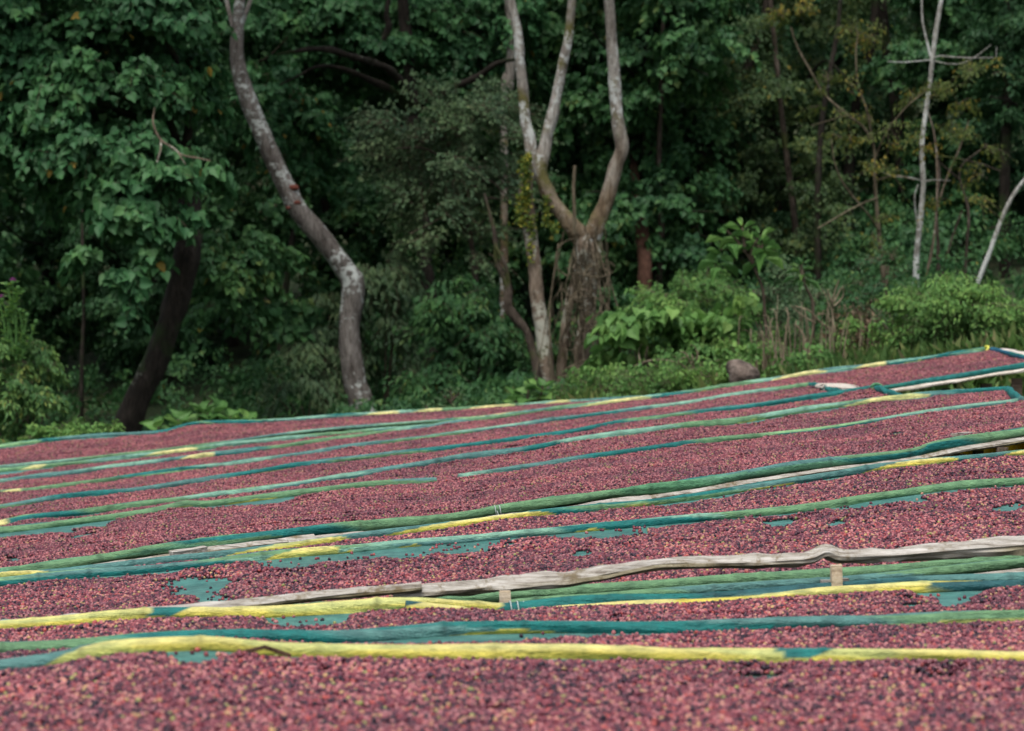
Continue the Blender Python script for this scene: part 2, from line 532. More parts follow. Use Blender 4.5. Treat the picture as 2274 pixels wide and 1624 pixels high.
# ------------------------------------------------------------------ rail lines of the drying beds (picture x, y; distances at x=0 and x=2273)
L = {
 1: ([(0,992),(169,972),(300,964),(365,959),(443,940),(593,936),(752,924),(887,917),(972,912),(1091,905),(1226,895),(1328,889),(1430,884),(1530,878)], 29.5, 33),
 2: ([(0,1038),(156,1022),(443,990),(593,970),(752,951),(989,934),(1125,921),(1209,911),(1300,900)], 27.3, 30.5),
 3: ([(0,1045),(141,1032),(313,1012),(443,996),(593,978),(752,963),(955,945),(1091,928),(1180,917)], 26.7, 29.4),
 4: ([(0,1070),(120,1055),(219,1042),(326,1028),(593,996),(752,975),(1023,938),(1260,905),(1457,882),(1521,873),(1707,845),(1842,823),(1978,807),(2198,775)], 25.3, 28.5),
 5: ([(0,1094),(130,1082),(326,1054),(593,1020),(752,997),(853,984),(1057,958),(1294,926),(1521,897),(1653,875),(1798,855)], 22.8, 26),
 6: ([(0,1128),(136,1106),(313,1088),(511,1058),(593,1045),(752,1023),(836,1014),(1023,992),(1243,963),(1379,939),(1521,921),(1707,897),(1944,861)], 20, 23.2),
 60: ([(1820,878),(1944,863),(2012,853),(2148,831),(2273,811)], 24.6, 25.4),
 7: ([(0,1165),(70,1150),(182,1140),(300,1123),(593,1085),(752,1061),(1023,1017),(1142,1002),(1328,970),(1521,947),(1639,936),(1842,904),(2080,875),(2238,865)], 18.2, 21),
 8: ([(0,1180),(182,1158),(313,1141),(407,1121),(469,1120),(593,1105),(769,1083),(853,1075),(972,1068),(1016,1062),(1158,1039),(1521,986),(1808,956),(2012,924),(2273,889)], 16.8, 19),
 9: ([(0,1275),(78,1265),(235,1239),(391,1215),(593,1188),(752,1171),(989,1150),(1107,1132),(1328,1100),(1521,1076),(1775,1034),(2012,1007),(2080,989),(2273,958)], 12.9, 15.2),
 10: ([(0,1279),(120,1274),(260,1257),(487,1233),(593,1220),(752,1197),(989,1168),(1192,1141),(1521,1107),(1673,1082),(1944,1041),(2114,1021),(2273,1007)], 12.2, 14.2),
 11: ([(0,1293),(136,1280),(271,1270),(407,1258),(559,1239),(769,1221),(894,1209),(1057,1197),(1175,1185),(1328,1171),(1521,1154),(1808,1127),(1944,1105),(2131,1080),(2273,1071)], 11.7, 13),
 12: ([(0,1392),(500,1365),(800,1347),(1057,1330),(1226,1317),(1521,1297),(1842,1277),(2080,1257),(2273,1239)], 9.9, 10.4),
 120: ([(1120,1345),(1260,1332),(1521,1312),(1740,1298),(1860,1290),(2000,1278),(2150,1262),(2273,1250)], 9.8, 10.25),
 13: ([(0,1393),(136,1383),(271,1371),(424,1365),(610,1361),(769,1352),(921,1343),(1057,1348),(1128,1352),(1260,1340),(1521,1332),(1741,1315),(2012,1295),(2273,1283)], 9.3, 9.8),
 130: ([(900,1348),(1000,1356),(1060,1366),(1128,1368),(1200,1362),(1350,1352),(1521,1343),(1700,1332),(1850,1318),(2060,1306),(2273,1300)], 9.2, 9.7),
 14: ([(0,1443),(169,1436),(339,1422),(508,1414),(769,1416),(1023,1400),(1209,1395),(1521,1394),(1842,1382),(2273,1370)], 8.3, 8.7),
 15: ([(0,1483),(136,1463),(237,1443),(339,1436),(475,1432),(610,1443),(769,1448),(1091,1451),(1294,1451),(1521,1456),(1741,1460),(2093,1460),(2273,1463)], 7.2, 7.4),
 16: ([(0,1760),(1136,1755),(2273,1750)], 5.0, 5.0),
}
XL, XR = -330, 2600


def line_F(k, ext=True):
    pts, d0, d1 = L[k]
    p = catmull(np.array(pts, float), 8)
    if ext:
        if pts[0][0] == 0:
            sl = (p[12, 1] - p[0, 1]) / (p[12, 0] - p[0, 0])
            p = np.vstack([[XL, p[0, 1] + sl * XL], [XL / 2, p[0, 1] + sl * XL / 2], p])
        if pts[-1][0] == 2273:
            sl = (p[-1, 1] - p[-13, 1]) / (p[-1, 0] - p[-13, 0])
            dx = XR - 2273
            p = np.vstack([p, [2273 + dx / 2, p[-1, 1] + sl * dx / 2], [XR, p[-1, 1] + sl * dx]])
    D = d0 + (d1 - d0) * p[:, 0] / 2273.0
    return p[:, 0], p[:, 1], D


def line_W(k, x0=None, x1=None):
    x, y, D = line_F(k)
    if x0 is not None:
        m = (x > x0); yy = np.interp(x0, x, y); dd = np.interp(x0, x, D)
        x, y, D = np.r_[x0, x[m]], np.r_[yy, y[m]], np.r_[dd, D[m]]
    if x1 is not None:
        m = (x < x1); yy = np.interp(x1, x, y); dd = np.interp(x1, x, D)
        x, y, D = np.r_[x[m], x1], np.r_[y[m], yy], np.r_[D[m], dd]
    return P(x, y, D).T if False else np.stack([(x - CX) * D / FX, D, CAMZ - (y - CY) * D / FX], 1)


# ground under the beds: fit to the rails
_c = np.vstack([line_W(k)[::4] for k in (4, 5, 6, 7, 8, 9, 10, 11, 12, 14, 15)])
_A = np.stack([np.ones(len(_c)), _c[:, 0], _c[:, 1], _c[:, 0] * _c[:, 1]], 1)
_sol, *_ = np.linalg.lstsq(_A, _c[:, 2], rcond=None)


def ground_z(X, Y):
    X = np.asarray(X, float); Y = np.asarray(Y, float)
    Xc = np.clip(X, -14, 16); Yc = np.clip(Y, 3, 34)
    z = _sol[0] + _sol[1] * Xc + _sol[2] * Yc + _sol[3] * Xc * Yc - .84
    z = z + np.clip(X - 16, 0, 60) * .05 + np.clip(X + 14, -60, 0) * .05
    z = z + np.clip(Y - 34, 0, 16) * .02 + np.clip(Y - 48, 0, 300) * .27
    z = z + .10 * (fnoise(X * .5, Y * .5, 3) - .5) + np.clip((Y - 40) / 20, 0, 1) * 1.2 * (fnoise(X * .12, Y * .12, 8) - .5)
    return z


PAL = {'g': (.13, .27, .135), 't': (.008, .16, .15), 'b': (.085, .215, .2), 'p': (.2, .40, .30), 'd': (.02, .10, .11), 'l': (.22, .42, .2), 'y': (.60, .52, .09), 'q': (.72, .66, .27)}
PALL = np.array([PAL[k] for k in ('g', 't', 'b', 'g', 'p', 't', 'g', 'b', 'l', 'p')])


def rail(k, parent, r=.021, yel=(), seed=0, x0=None, x1=None, name='wrapped_rail', full=False, palette=PALL, pts=None, freq=1.3):
    W = line_W(k, x0, x1) if pts is None else catmull(np.asarray(pts, float), 6)
    step = .02 if W[:, 1].mean() < 16 else .04
    q, s = resample(W, step)
    # bamboo poles are straight between nodes but slightly crooked: small sway
    q[:, 2] += .006 * (vnoise(s * 1.1, 0 * s, seed + 1) - .5)
    q[:, 1] += .02 * (vnoise(s * .8, 0 * s, seed + 2) - .5)
    ns = 18
    th = np.linspace(0, 2 * np.pi, ns, endpoint=False)
    S, TH = np.meshgrid(s, th, indexing='ij')
    rr = np.full(len(s), r) * (1 + .22 * (fnoise(s * 1.2, 0 * s, seed + 3) - .5))
    node = np.abs(((s + .3 * vnoise(np.floor(s / .42), 0 * s, seed)) % .42) - .21)
    rr = rr * (1 + .16 * np.exp(-(node / .012) ** 2))
    tw = 1.2 + 2.5 * (vnoise(s * .35, 0 * s, seed + 4))[:, None]
    fold = 1 + (.14 * np.sin(2 * TH + S * 7 * (1 if seed % 2 else -1) + 2.5 * fnoise(S * .7, 0 * S, seed + 6))
                + .09 * np.sin(5 * TH + S * 13 + 4 * vnoise(S, 0 * S, seed + 7))) * (.3 + .9 * vnoise(S * .9, 0 * S, seed + 5))
    V, _ = tube_rings(q, rr, ns, rfun=fold)
    V[..., 2] = q[:, None, 2] + (V[..., 2] - q[:, None, 2]) * (1 + .2 * vnoise(S * 1.3, 0 * S, seed + 40))
    hang = np.clip(vnoise(S * .8, 0 * S, seed + 41) - .45, 0, 1) * .012
    V[..., 2] -= hang * np.clip(-np.sin(np.arctan2(V[..., 2] - q[:, None, 2], .004 + np.abs(V[..., 1] - q[:, None, 1]))), 0, 1)
    # colours: helical bands of the folded net
    x = CX + FX * q[:, 0] / q[:, 1]
    hel = S * freq + (TH / (2 * np.pi)) * (.55 + .5 * vnoise(S * .3, 0 * S, seed + 9))
    idx = np.floor(hel + .5 * vnoise(S * 2, 0 * S, seed + 8)).astype(int)
    pick = (hsh(idx, 0 * idx, seed + 11) * len(palette)).astype(int) % len(palette)
    pick2 = (hsh(idx + 1, 0 * idx, seed + 11) * len(palette)).astype(int) % len(palette)
    fr = hel + .5 * vnoise(S * 2, 0 * S, seed + 8) - idx
    fr = np.clip((fr - .82) / .18, 0, 1)[..., None]
    col = palette[pick] * (1 - fr) + palette[pick2] * fr
    # second colour along the seam
    seam = vnoise(S * 1.1 + TH * .25 + 40, TH * .9, seed + 12) > .6
    col = np.where(seam[..., None], palette[(pick + 3) % len(palette)], col)
    # which way is a vertex: height on the ring relative to the centre, and towards the camera
    rel = V - q[:, None]
    nrm = rel / (np.linalg.norm(rel, axis=2, keepdims=True) + 1e-9)
    # angle around: +1 top, -1 bottom, from the near side
    el = np.arctan2(nrm[..., 2], -nrm[..., 1])
    X = np.repeat(x[:, None], ns, 1) - el * 16 * (15 / W[:, 1].mean()) ** .5
    for seg in yel:
        a, b = seg[0], seg[1]
        mode = seg[2] if len(seg) > 2 else 'full'
        u = np.clip((X - a) / (b - a), 0, 1)
        inside = (X >= a) & (X <= b)
        lens = np.sin(np.pi * u) ** .5
        if mode == 'full':
            top = -1.25 + 2.75 * lens; c = PAL['q'] if W[:, 1].mean() > 18 else PAL['y']
        elif mode == 'low':
            top = -1.5 + 1.35 * lens; c = PAL['y']
        elif mode == 'up':
            top = -1.5 + 4.0 * np.clip(lens * 2, 0, 1); c = PAL['y']
        m = inside & (el < top) & (el > -2.6)
        cc = np.array(c)[None, None] * (0.92 + .16 * vnoise(S * 6, TH, seed + 31))[..., None]
        if mode != 'low':   # yellow gets paler towards the top of the tube
            pale = np.clip((el - .3) / .5, 0, 1)[..., None]
            cc = cc * (1 - .6 * pale) + np.array((.70, .66, .30)) * .6 * pale
        mott = np.clip((fnoise(S * 1.6, TH * .5, seed + 33) - .58) / .1, 0, .55)[..., None]
        cc = cc * (1 - mott) + np.array((.36, .46, .17)) * mott
        col = np.where(m[..., None], cc, col)
    col = col * (.86 + .28 * fnoise(S * 5, TH * 1.2, seed + 30))[..., None]
    dk = np.exp(-(node / .009) ** 2)[:, None, None] * .35
    col = col * (1 - dk)
    mb = MB()
    mb.add(V.reshape(-1, 3), grid_faces(len(q), ns), 0, col=col.reshape(-1, 3))
    mb.add(V[0], np.arange(ns)[None, ::-1], 0, col=col[0]); mb.add(V[-1], np.arange(ns)[None], 0, col=col[-1])
    return mb.build(name, M['rail'], parent, smooth=True)


# ------------------------------------------------------------------ lanes (net + cherries)
def lane_funcs(kb, kf, front_extra=None):
    out = []
    for k in (kb, kf):
        x, y, D = line_F(k)
        if front_extra and k == kf:
            x2, y2, D2 = line_F(front_extra[0])
            m1 = x < front_extra[1]; m2 = x2 > front_extra[2]
            x, y, D = np.r_[x[m1], x2[m2]], np.r_[y[m1], y2[m2]], np.r_[D[m1], D2[m2]]
        a = (x - CX) / FX
        z = CAMZ - (y - CY) * D / FX
        out.append((a, D, z))
    (ab, Db, zb), (af, Df, zf) = out
    return lambda a: (np.interp(a, ab, Db), np.interp(a, ab, zb), np.interp(a, af, Df), np.interp(a, af, zf))


def sag(v, w):
    d = np.minimum(v, 1 - v) * w
    return -.012 - .020 * np.clip(d / .16, 0, 1) ** .8


def net(name, fn, a0, a1, parent, seed, cut=None, col=(.04, .17, .15)):
    na, nv = int((a1 - a0) * 2600), 34
    a = np.linspace(a0, a1, na)
    Db, zb, Df, zf = fn(a)
    vv = (1 - np.cos(np.linspace(0, np.pi, nv))) / 2
    A, Vv = np.meshgrid(a, vv, indexing='ij')
    Y = Db[:, None] * (1 - Vv) + Df[:, None] * Vv
    Z = zb[:, None] * (1 - Vv) + zf[:, None] * Vv
    wv = np.abs(Db - Df)[:, None]
    X = A * Y
    Z = Z + sag(Vv, wv) + .006 * (fnoise(X * 4, Y * 4, seed) - .5)
    if cut is not None:
        # slide the far end of the sheet back to the end bar
        (ax, ay), (bx, by) = cut
        Xc = ax + (Y - ay) * (bx - ax) / (by - ay) - .0
        X = np.minimum(X, Xc)
    c = np.array(col)[None, None] * (.6 + .8 * fnoise(X * 2.2, Y * 6, seed + 2, 4))[..., None] + .05 * fnoise(X * 9, Y * 14, seed + 4)[..., None]
    mb = MB()
    mb.add(np.stack([X, Y, Z], -1).reshape(-1, 3), grid_faces(na, nv, False), 0, col=c.reshape(-1, 3))
    return mb.build(name, M['net'], parent, smooth=True)


def pile_height(X, Y, v, w, seed, holes, base=.022, bare=1.0):
    d_back, d_front = v * w, (1 - v) * w
    a = X / Y
    edge = .05 + .12 * fnoise(X * 1.1, 0 * X, seed + 1) ** 2 * 2 * bare
    edge = edge + bare * .5 * np.clip(fnoise(X * .6, Y * 0 + 3, seed + 9) - .6, 0, 1) * 2
    edge = np.minimum(edge, .45 * w)
    h = np.clip((d_back - edge) / .07, -.6, 1) * .8
    h = np.minimum(h, np.clip((d_front - .025) / .03, -.5, 1))
    t = base * h + (.022 * (fnoise(X * 1.7, Y * 1.7, seed + 2) - .5) + .012 * (fnoise(X * 5, Y * 5, seed + 3, 2) - .5)) * np.clip(h + .2, 0, 1)
    t = t + .005 * np.sin(Y * 26 + 3 * fnoise(X * 1.1, Y * 1.1, seed + 7)) * (t > .012)
    t = t + .009 * (vnoise(X * 22, Y * 22, seed + 6) - .5) * (np.abs(t) < .02)
    hl = fnoise(X * 1.3, Y * 3.5, seed + 5)
    t = t - bare * .5 * np.clip(hl - .77, 0, 1)
    if holes:
        z0 = CAMZ
        x = CX + FX * a
        for (hx, hd, rx, rd) in holes:
            rd = rd * .72
            wx = (fnoise(X * 6, Y * 6, seed + 50, 2) - .5) * 1.5
            wy = (fnoise(X * 6 + 9, Y * 6, seed + 51, 2) - .5) * 1.5
            q = ((x - hx) / rx + wx) ** 2 + ((Y - hd) / rd + wy) ** 2
            q = q * (.6 + .8 * fnoise(X * 9, Y * 9, seed + 8, 2))
            t = t * np.where(t > 0, np.clip((q - .9) / 1.6, .3, 1), 1) - .05 * np.clip(1.1 - q, 0, 1)
    return t


def ico(sub, r):
    import bmesh
    bm = bmesh.new()
    bmesh.ops.create_icosphere(bm, subdivisions=sub, radius=r)
    V = np.array([v.co[:] for v in bm.verts]); F = np.array([[v.index for v in f.verts] for f in bm.faces])
    bm.free()
    return V, F


RNG = np.random.default_rng(7)
# one berry, and three small heaps of berries for the far beds
V_, F_ = ico(2, .0066)
V_ = V_ * np.array([1.1, .95, .93]); V_[:, 0] += .0004 * np.sign(V_[:, 0])
mb = MB(); mb.add(V_, F_)
berry = bpy.data.objects.new("cherry_berry", mb.mesh("cherry_berry", [M['cherry_i']], True))


def clump_obj(i):
    V1, F1 = ico(1, .0069)
    mb = MB()
    sp = .0128
    pts = []
    for r_ in range(-7, 8):
        for c_ in range(-7, 8):
            x = (c_ + .5 * (r_ & 1)) * sp; y = r_ * sp * .866
            if math.hypot(x, y) < .071: pts.append((x + RNG.normal(0, .0022), y + RNG.normal(0, .0022), RNG.normal(0, .003)))
    pts = np.array(pts)
    n = len(pts)
    sc = RNG.uniform(.85, 1.12, n)
    V = V1[None] * sc[:, None, None] + pts[:, None]
    F = F1[None] + (np.arange(n) * len(V1))[:, None, None]
    mb.add(V.reshape(-1, 3), F.reshape(-1, 3), 0, rnd=np.repeat(RNG.random(n), len(V1)))
    return bpy.data.objects.new("cherry_clump", mb.mesh("cherry_clump", [M['cherry_a']], True))


clumps = [clump_obj(i) for i in range(3)]


def gn_group(name, objs, rnd_rot):
    g = bpy.data.node_groups.new(name, 'GeometryNodeTree')
    g.interface.new_socket("Geometry", in_out='INPUT', socket_type='NodeSocketGeometry')
    g.interface.new_socket("Geometry", in_out='OUTPUT', socket_type='NodeSocketGeometry')
    gi = g.nodes.new("NodeGroupInput"); go = g.nodes.new("NodeGroupOutput")
    iop = g.nodes.new("GeometryNodeInstanceOnPoints")
    sep = g.nodes.new("GeometryNodeSeparateGeometry"); sep.domain = 'POINT'
    na = g.nodes.new("GeometryNodeInputNamedAttribute"); na.data_type = 'BOOLEAN'; na.inputs[0].default_value = "core"
    g.links.new(gi.outputs[0], sep.inputs[0])
    g.links.new(na.outputs[0], sep.inputs[1])
    g.links.new(sep.outputs["Inverted"], iop.inputs["Points"])
    j = g.nodes.new("GeometryNodeJoinGeometry")
    if len(objs) == 1:
        oi = g.nodes.new("GeometryNodeObjectInfo"); oi.inputs[0].default_value = objs[0]
        g.links.new(oi.outputs["Geometry"], iop.inputs["Instance"])
    else:
        gj = g.nodes.new("GeometryNodeJoinGeometry")
        for o in objs:
            oi = g.nodes.new("GeometryNodeObjectInfo"); oi.inputs[0].default_value = o
            oi.inputs["As Instance"].default_value = True
            g.links.new(oi.outputs["Geometry"], gj.inputs[0])
        g.links.new(gj.outputs[0], iop.inputs["Instance"])
        iop.inputs["Pick Instance"].default_value = True
    ra = g.nodes.new("GeometryNodeInputNamedAttribute"); ra.data_type = 'FLOAT_VECTOR'; ra.inputs[0].default_value = "rot"
    sa = g.nodes.new("GeometryNodeInputNamedAttribute"); sa.data_type = 'FLOAT'; sa.inputs[0].default_value = "size"
    g.links.new(ra.outputs[0], iop.inputs["Rotation"])
    g.links.new(sa.outputs[0], iop.inputs["Scale"])
    g.links.new(iop.outputs[0], j.inputs[0])
    g.links.new(sep.outputs["Selection"], j.inputs[0])
    g.links.new(j.outputs[0], go.inputs[0])
    return g


GN_ONE = gn_group("cherry_scatter", [berry], True)
GN_MANY = gn_group("cherry_clump_scatter", clumps, True)


def cherries(fn, a0, a1, seed, label, single, holes=(), cut=None, base=.022, bare=1.0):
    rng = np.random.default_rng(seed)
    # heap core sheet
    na = int((a1 - a0) * 2400)
    a = np.linspace(a0, a1, na)
    Db, zb, Df, zf = fn(a)
    wmax = float(np.max(np.abs(Db - Df)))
    nv = int(np.clip(wmax / .035, 24, 90))
    vv = np.linspace(0, 1, nv)
    A, Vv = np.meshgrid(a, vv, indexing='ij')
    Y = Db[:, None] * (1 - Vv) + Df[:, None] * Vv
    Z0 = zb[:, None] * (1 - Vv) + zf[:, None] * Vv
    w = np.abs(Db - Df)[:, None] * np.ones_like(Vv)
    X = A * Y
    t = pile_height(X, Y, Vv, w, seed, holes, base, bare)
    Z = Z0 + sag(Vv, w) + t - .012
    keep = t > .009
    if cut is not None:
        (ax, ay), (bx, by) = cut
        keep &= X < ax + (Y - ay) * (bx - ax) / (by - ay) - .05
    F = grid_faces(na, nv, False)
    kf = keep.ravel()[F].all(axis=1)
    F = F[kf]
    VV = np.stack([X, Y, Z], -1).reshape(-1, 3)
    used = np.unique(F)
    remap = -np.ones(len(VV), int); remap[used] = np.arange(len(used))
    VV = VV[used]; F = remap[F]
    # points
    sp = .0132 if single else .098
    xmin, xmax = float(X.min()), float(X.max()); ymin, ymax = float(Y.min()), float(Y.max())
    gx = np.arange(xmin, xmax, sp); gy = np.arange(ymin, ymax, sp * .866)
    GX, GY = np.meshgrid(gx, gy)
    GX = GX + (np.arange(len(gy)) % 2)[:, None] * sp * .5
    j = .3 if single else .12
    GX = (GX + rng.uniform(-j, j, GX.shape) * sp).ravel(); GY = (GY + rng.uniform(-j, j, GY.shape) * sp).ravel()
    aa = GX / GY
    m = (aa > a0) & (aa < a1)
    GX, GY, aa = GX[m], GY[m], aa[m]
    Db, zb, Df, zf = fn(aa)
    wd = np.maximum(np.abs(Db - Df), .02)
    v = (Db - GY) / (Db - Df + 1e-9)
    m = (v > .0) & (v < 1)
    if cut is not None:
        m &= GX < ax + (GY - ay) * (bx - ax) / (by - ay) - .04
    GX, GY, v, wd = GX[m], GY[m], v[m], wd[m]
    zl = (zb * (1 - np.clip((Db - GY if False else 0), 0, 1)) if False else None)
    zb, zf = zb[m], zf[m]
    z0 = zb * (1 - v) + zf * v

    def top(X_, Y_, v_, z_):
        t_ = pile_height(X_, Y_, v_, wd, seed, holes, base, bare)
        return t_, z_ + sag(v_, wd) + np.maximum(t_, 0)
    t, z = top(GX, GY, v, z0)
    thr = .004
    m = t > thr
    if single:
        # stray berries lying on the bare net beside the heap
        m |= (t > -.02) & (rng.random(len(t)) < .30 * np.clip(vnoise(GX * 7, GY * 7, seed + 15) - .35, 0, 1))
        m |= (t > -.06) & (rng.random(len(t)) < .012)
    m &= (1 - v) * wd > (.03 if single else .075)
    GX, GY, z, t = GX[m], GY[m], z[m], t[m]
    n = len(GX)
    rot = np.zeros((n, 3))
    if single:
        rot = rng.uniform(0, 6.28, (n, 3))
        size = np.clip(rng.normal(1, .11, n), .7, 1.3)
        z = z + rng.normal(0, .0022, n) * (t > .01) + .004
    else:
        e = .04
        def hz(X_, Y_):
            a_ = X_ / Y_
            Db_, zb_, Df_, zf_ = fn(a_)
            w_ = np.maximum(np.abs(Db_ - Df_), .02)
            v_ = np.clip((Db_ - Y_) / (Db_ - Df_ + 1e-9), 0, 1)
            return zb_ * (1 - v_) + zf_ * v_ + sag(v_, w_) + np.maximum(pile_height(X_, Y_, v_, w_, seed, holes, base, bare), 0)
        sx = np.clip((hz(GX + e, GY) - hz(GX - e, GY)) / (2 * e), -.3, .3)
        sy = np.clip((hz(GX, GY + e) - hz(GX, GY - e)) / (2 * e), -.25, .25)
        # orientation: euler xyz applied to a disc that was first spun about z
        spin = rng.uniform(0, 6.28, n)
        from mathutils import Matrix, Euler
        for i in range(n):
            nz = Vector((-sx[i], -sy[i], 1)).normalized()
            q = Vector((0, 0, 1)).rotation_difference(nz).to_matrix() @ Matrix.Rotation(spin[i], 3, 'Z')
            rot[i] = q.to_euler()[:]
        size = np.ones(n)
        z = z + .001
    me = bpy.data.meshes.new("coffee_cherries")
    allV = np.vstack([VV, np.stack([GX, GY, z], 1)]).astype(np.float32)
    nc = len(VV)
    me.vertices.add(len(allV)); me.vertices.foreach_set("co", allV.ravel())
    me.loops.add(F.size); me.loops.foreach_set("vertex_index", F.ravel().astype(np.int32))
    me.polygons.add(len(F))
    me.polygons.foreach_set("loop_start", (np.arange(len(F)) * 4).astype(np.int32))
    me.polygons.foreach_set("loop_total", np.full(len(F), 4, np.int32))
    me.polygons.foreach_set("use_smooth", np.full(len(F), True))
    me.materials.append(M['core'])
    at = me.attributes.new("core", 'BOOLEAN', 'POINT'); at.data.foreach_set("value", np.r_[np.ones(nc, bool), np.zeros(n, bool)])
    at = me.attributes.new("rot", 'FLOAT_VECTOR', 'POINT'); at.data.foreach_set("vector", np.vstack([np.zeros((nc, 3)), rot]).astype(np.float32).ravel())
    at = me.attributes.new("size", 'FLOAT', 'POINT'); at.data.foreach_set("value", np.r_[np.ones(nc), size].astype(np.float32))
    me.update()
    o = link_obj("coffee_cherries", me)
    tag(o, label, "coffee cherries", kind="stuff")
    md = o.modifiers.new("scatter", 'NODES')
    md.node_group = GN_ONE if single else GN_MANY
    print("cherries", label[:40], n)
    return o


A0, A1 = (XL - CX) / FX, (XR - CX) / FX
ax_ = lambda x: (x - CX) / FX


def post_at(parent, x, y, D, h, r=.04, name='post', lean=0.0, mtl='post'):
    p = P(x, y, D)
    gz = float(ground_z(p[0], p[1])) - .1
    mb = MB()
    add_plank(mb, [(p[0], p[1], p[2] + h), (p[0] + lean * .5, p[1], (p[2] + gz) / 2), (p[0] + lean, p[1], gz)], r * 2, r * 2, seed=int(x) + int(D * 10), step=.04, rough=.32)
    return mb.build(name, M[mtl], parent)


def posts_along(parent, k, x0, x1, n, off=-.05, r=.035, front=-.06, jit=0):
    x, y, D = line_F(k)
    for i, xx in enumerate(np.linspace(x0, x1, n)):
        yy, dd = np.interp(xx, x, y), np.interp(xx, x, D)
        post_at(parent, xx, yy, dd - front, off, r)


def board(parent, k, x0, x1, drop=.06, front=.03, wid=.03, thk=.05, seed=0, name='board', mtl='timber', n=8, d_end=None):
    x, y, D = line_F(k)
    xs = np.linspace(x0, x1, n)
    pts = []
    for i, xx in enumerate(xs):
        p = P(xx, np.interp(xx, x, y), np.interp(xx, x, D))
        p[1] -= front; p[2] -= drop + (0 if d_end is None else d_end * i / (n - 1))
        p[2] += .012 * (hsh(np.array([i]), np.array([seed]), 5)[0] - .5)
        pts.append(p)
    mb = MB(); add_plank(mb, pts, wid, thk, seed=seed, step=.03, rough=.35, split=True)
    return mb.build(name, M[mtl], parent)


def bed(x, y, D, label):
    p = P(x, y, D)
    return empty("drying_bed", (p[0], p[1], float(ground_z(p[0], p[1]))), label, "drying bed", "raised coffee drying beds on the slope")


# bed at the back (left half)
b1 = bed(700, 950, 29, "farthest coffee drying bed, its teal rail directly below the curved trunk")
rail(1, b1, .024, [(806, 891), (914, 982), (1023, 1152), (1203, 1270)], 1)
rail(2, b1, .018, [(1040, 1130)], 2)
fn = lane_funcs(1, 2)
net('net_floor', fn, A0, ax_(1450), b1, 21)
cherries(fn, A0, ax_(1440), 21, "coffee cherries on the farthest drying bed below the tree trunks", False)
posts_along(b1, 1, -100, 1400, 8)

# second bed, back rail ends at the yellow tie on the right
b2 = bed(1500, 900, 27, "long drying bed ending at a yellow tied corner beneath the round bush")
rail(3, b2, .022, [(47, 99), (320, 443)], 3)
rail(4, b2, .026, [(391, 482), (1284, 1457), (1503, 1622, 'low'), (1700, 1840), (1893, 1971), (2000, 2080, 'low')], 4)
rail(60, b2, .021, [], 6, x0=1850, palette=np.array([PAL['t'], (.004, .13, .11), PAL['t'], (.01, .16, .13)]))
cutA = (tuple(P(2206, 777, 28.4)[:2]), tuple(P(2330, 806, 25.4)[:2]))
rail(0, b2, .024, [], 5, name='end_rail', pts=[P(2198, 776, 28.4), P(2240, 786, 27.3), P(2290, 798, 26.2), P(2330, 806, 25.45)], palette=np.array([PAL['t'], (.01, .12, .2)]))
fn = lane_funcs(3, 4)
net('net_floor', fn, A0, ax_(1150), b2, 23)
cherries(fn, A0, ax_(1130), 23, "thin strip of coffee cherries between two pale rails on the far left", False, bare=1.8)
fn = lane_funcs(4, 5, (60, 1790, 1850))
net('net_floor', fn, A0, ax_(2420), b2, 24, cut=cutA)
cherries(fn, A0, ax_(2420), 24, "coffee cherries on the far bed that ends at the yellow tied corner", False, cut=cutA, bare=.5)
mb = MB()
pc = P(2191, 777, 28.3)
th = np.linspace(0, 2 * np.pi, 20)
add_tube(mb, [(pc[0] + .012 * math.cos(t * 3), pc[1] + .045 * math.cos(t), pc[2] + .055 * math.sin(t) - .02) for t in th], .013, 6)
add_tube(mb, [pc + (0, -.03, -.03), pc + (-.02, -.05, -.09), pc + (.01, -.05, -.13)], .01, 6)
mt, t_, b_, _ = mat("yellow_tie"); b_.inputs["Base Color"].default_value = (.62, .6, .08, 1)
mb.build('tie', mt, b2, True)
board(b2, 60, 1958, 2600, drop=.046, front=.03, wid=.05, thk=.036, seed=3, mtl='timber_pale', n=12)
for xx, yy, dd in ((2189, 838, 25.6), (2256, 826, 25.5), (2400, 800, 25.6), (2100, 850, 28), (1960, 880, 25.9)):
    post_at(b2, xx, yy, dd, -.06, .045)
for i, (a, b) in enumerate(((2206, 2236), (2226, 2262), (2248, 2300))):
    mb = MB(); add_plank(mb, [P(a, 777 + i * 4, 28.9 - i * .5), P((a + b) / 2, 779 + i * 4.5, 28.7 - i * .5), P(b, 783 + i * 5, 28.5 - i * .5)], .22, .03, seed=60 + i)
    mb.build('deck_board', M['timber_pale'], b2)

# third bed: rails 5 and 6, end bar
b3 = bed(1300, 950, 23, "drying bed whose corner ends in a teal cross bar beside a stack of pale planks")
rail(5, b3, .023, [(0, 44), (146, 193, 'low')], 7)
rail(6, b3, .024, [(549, 664, 'low'), (-80, -20)], 8, palette=np.array([PAL['t'], PAL['b'], PAL['g'], PAL['t'], PAL['t'], PAL['b']]), x1=1944)
cut3 = (tuple(P(1800, 855, 25.33)[:2]), tuple(P(1868, 873, 22.63)[:2]))
rail(0, b3, .026, [], 9, name='end_rail', pts=[P(1800, 856, 25.3), P(1815, 858, 24.7), P(1845, 867, 23.5), P(1868, 873, 22.65)], palette=np.array([PAL['t'], PAL['t']]))
fn = lane_funcs(5, 6)
net('net_floor', fn, A0, ax_(1900), b3, 25, cut=cut3)
cherries(fn, A0, ax_(1900), 25, "coffee cherries on the bed closed by the left teal cross bar", False, cut=cut3, bare=.6)
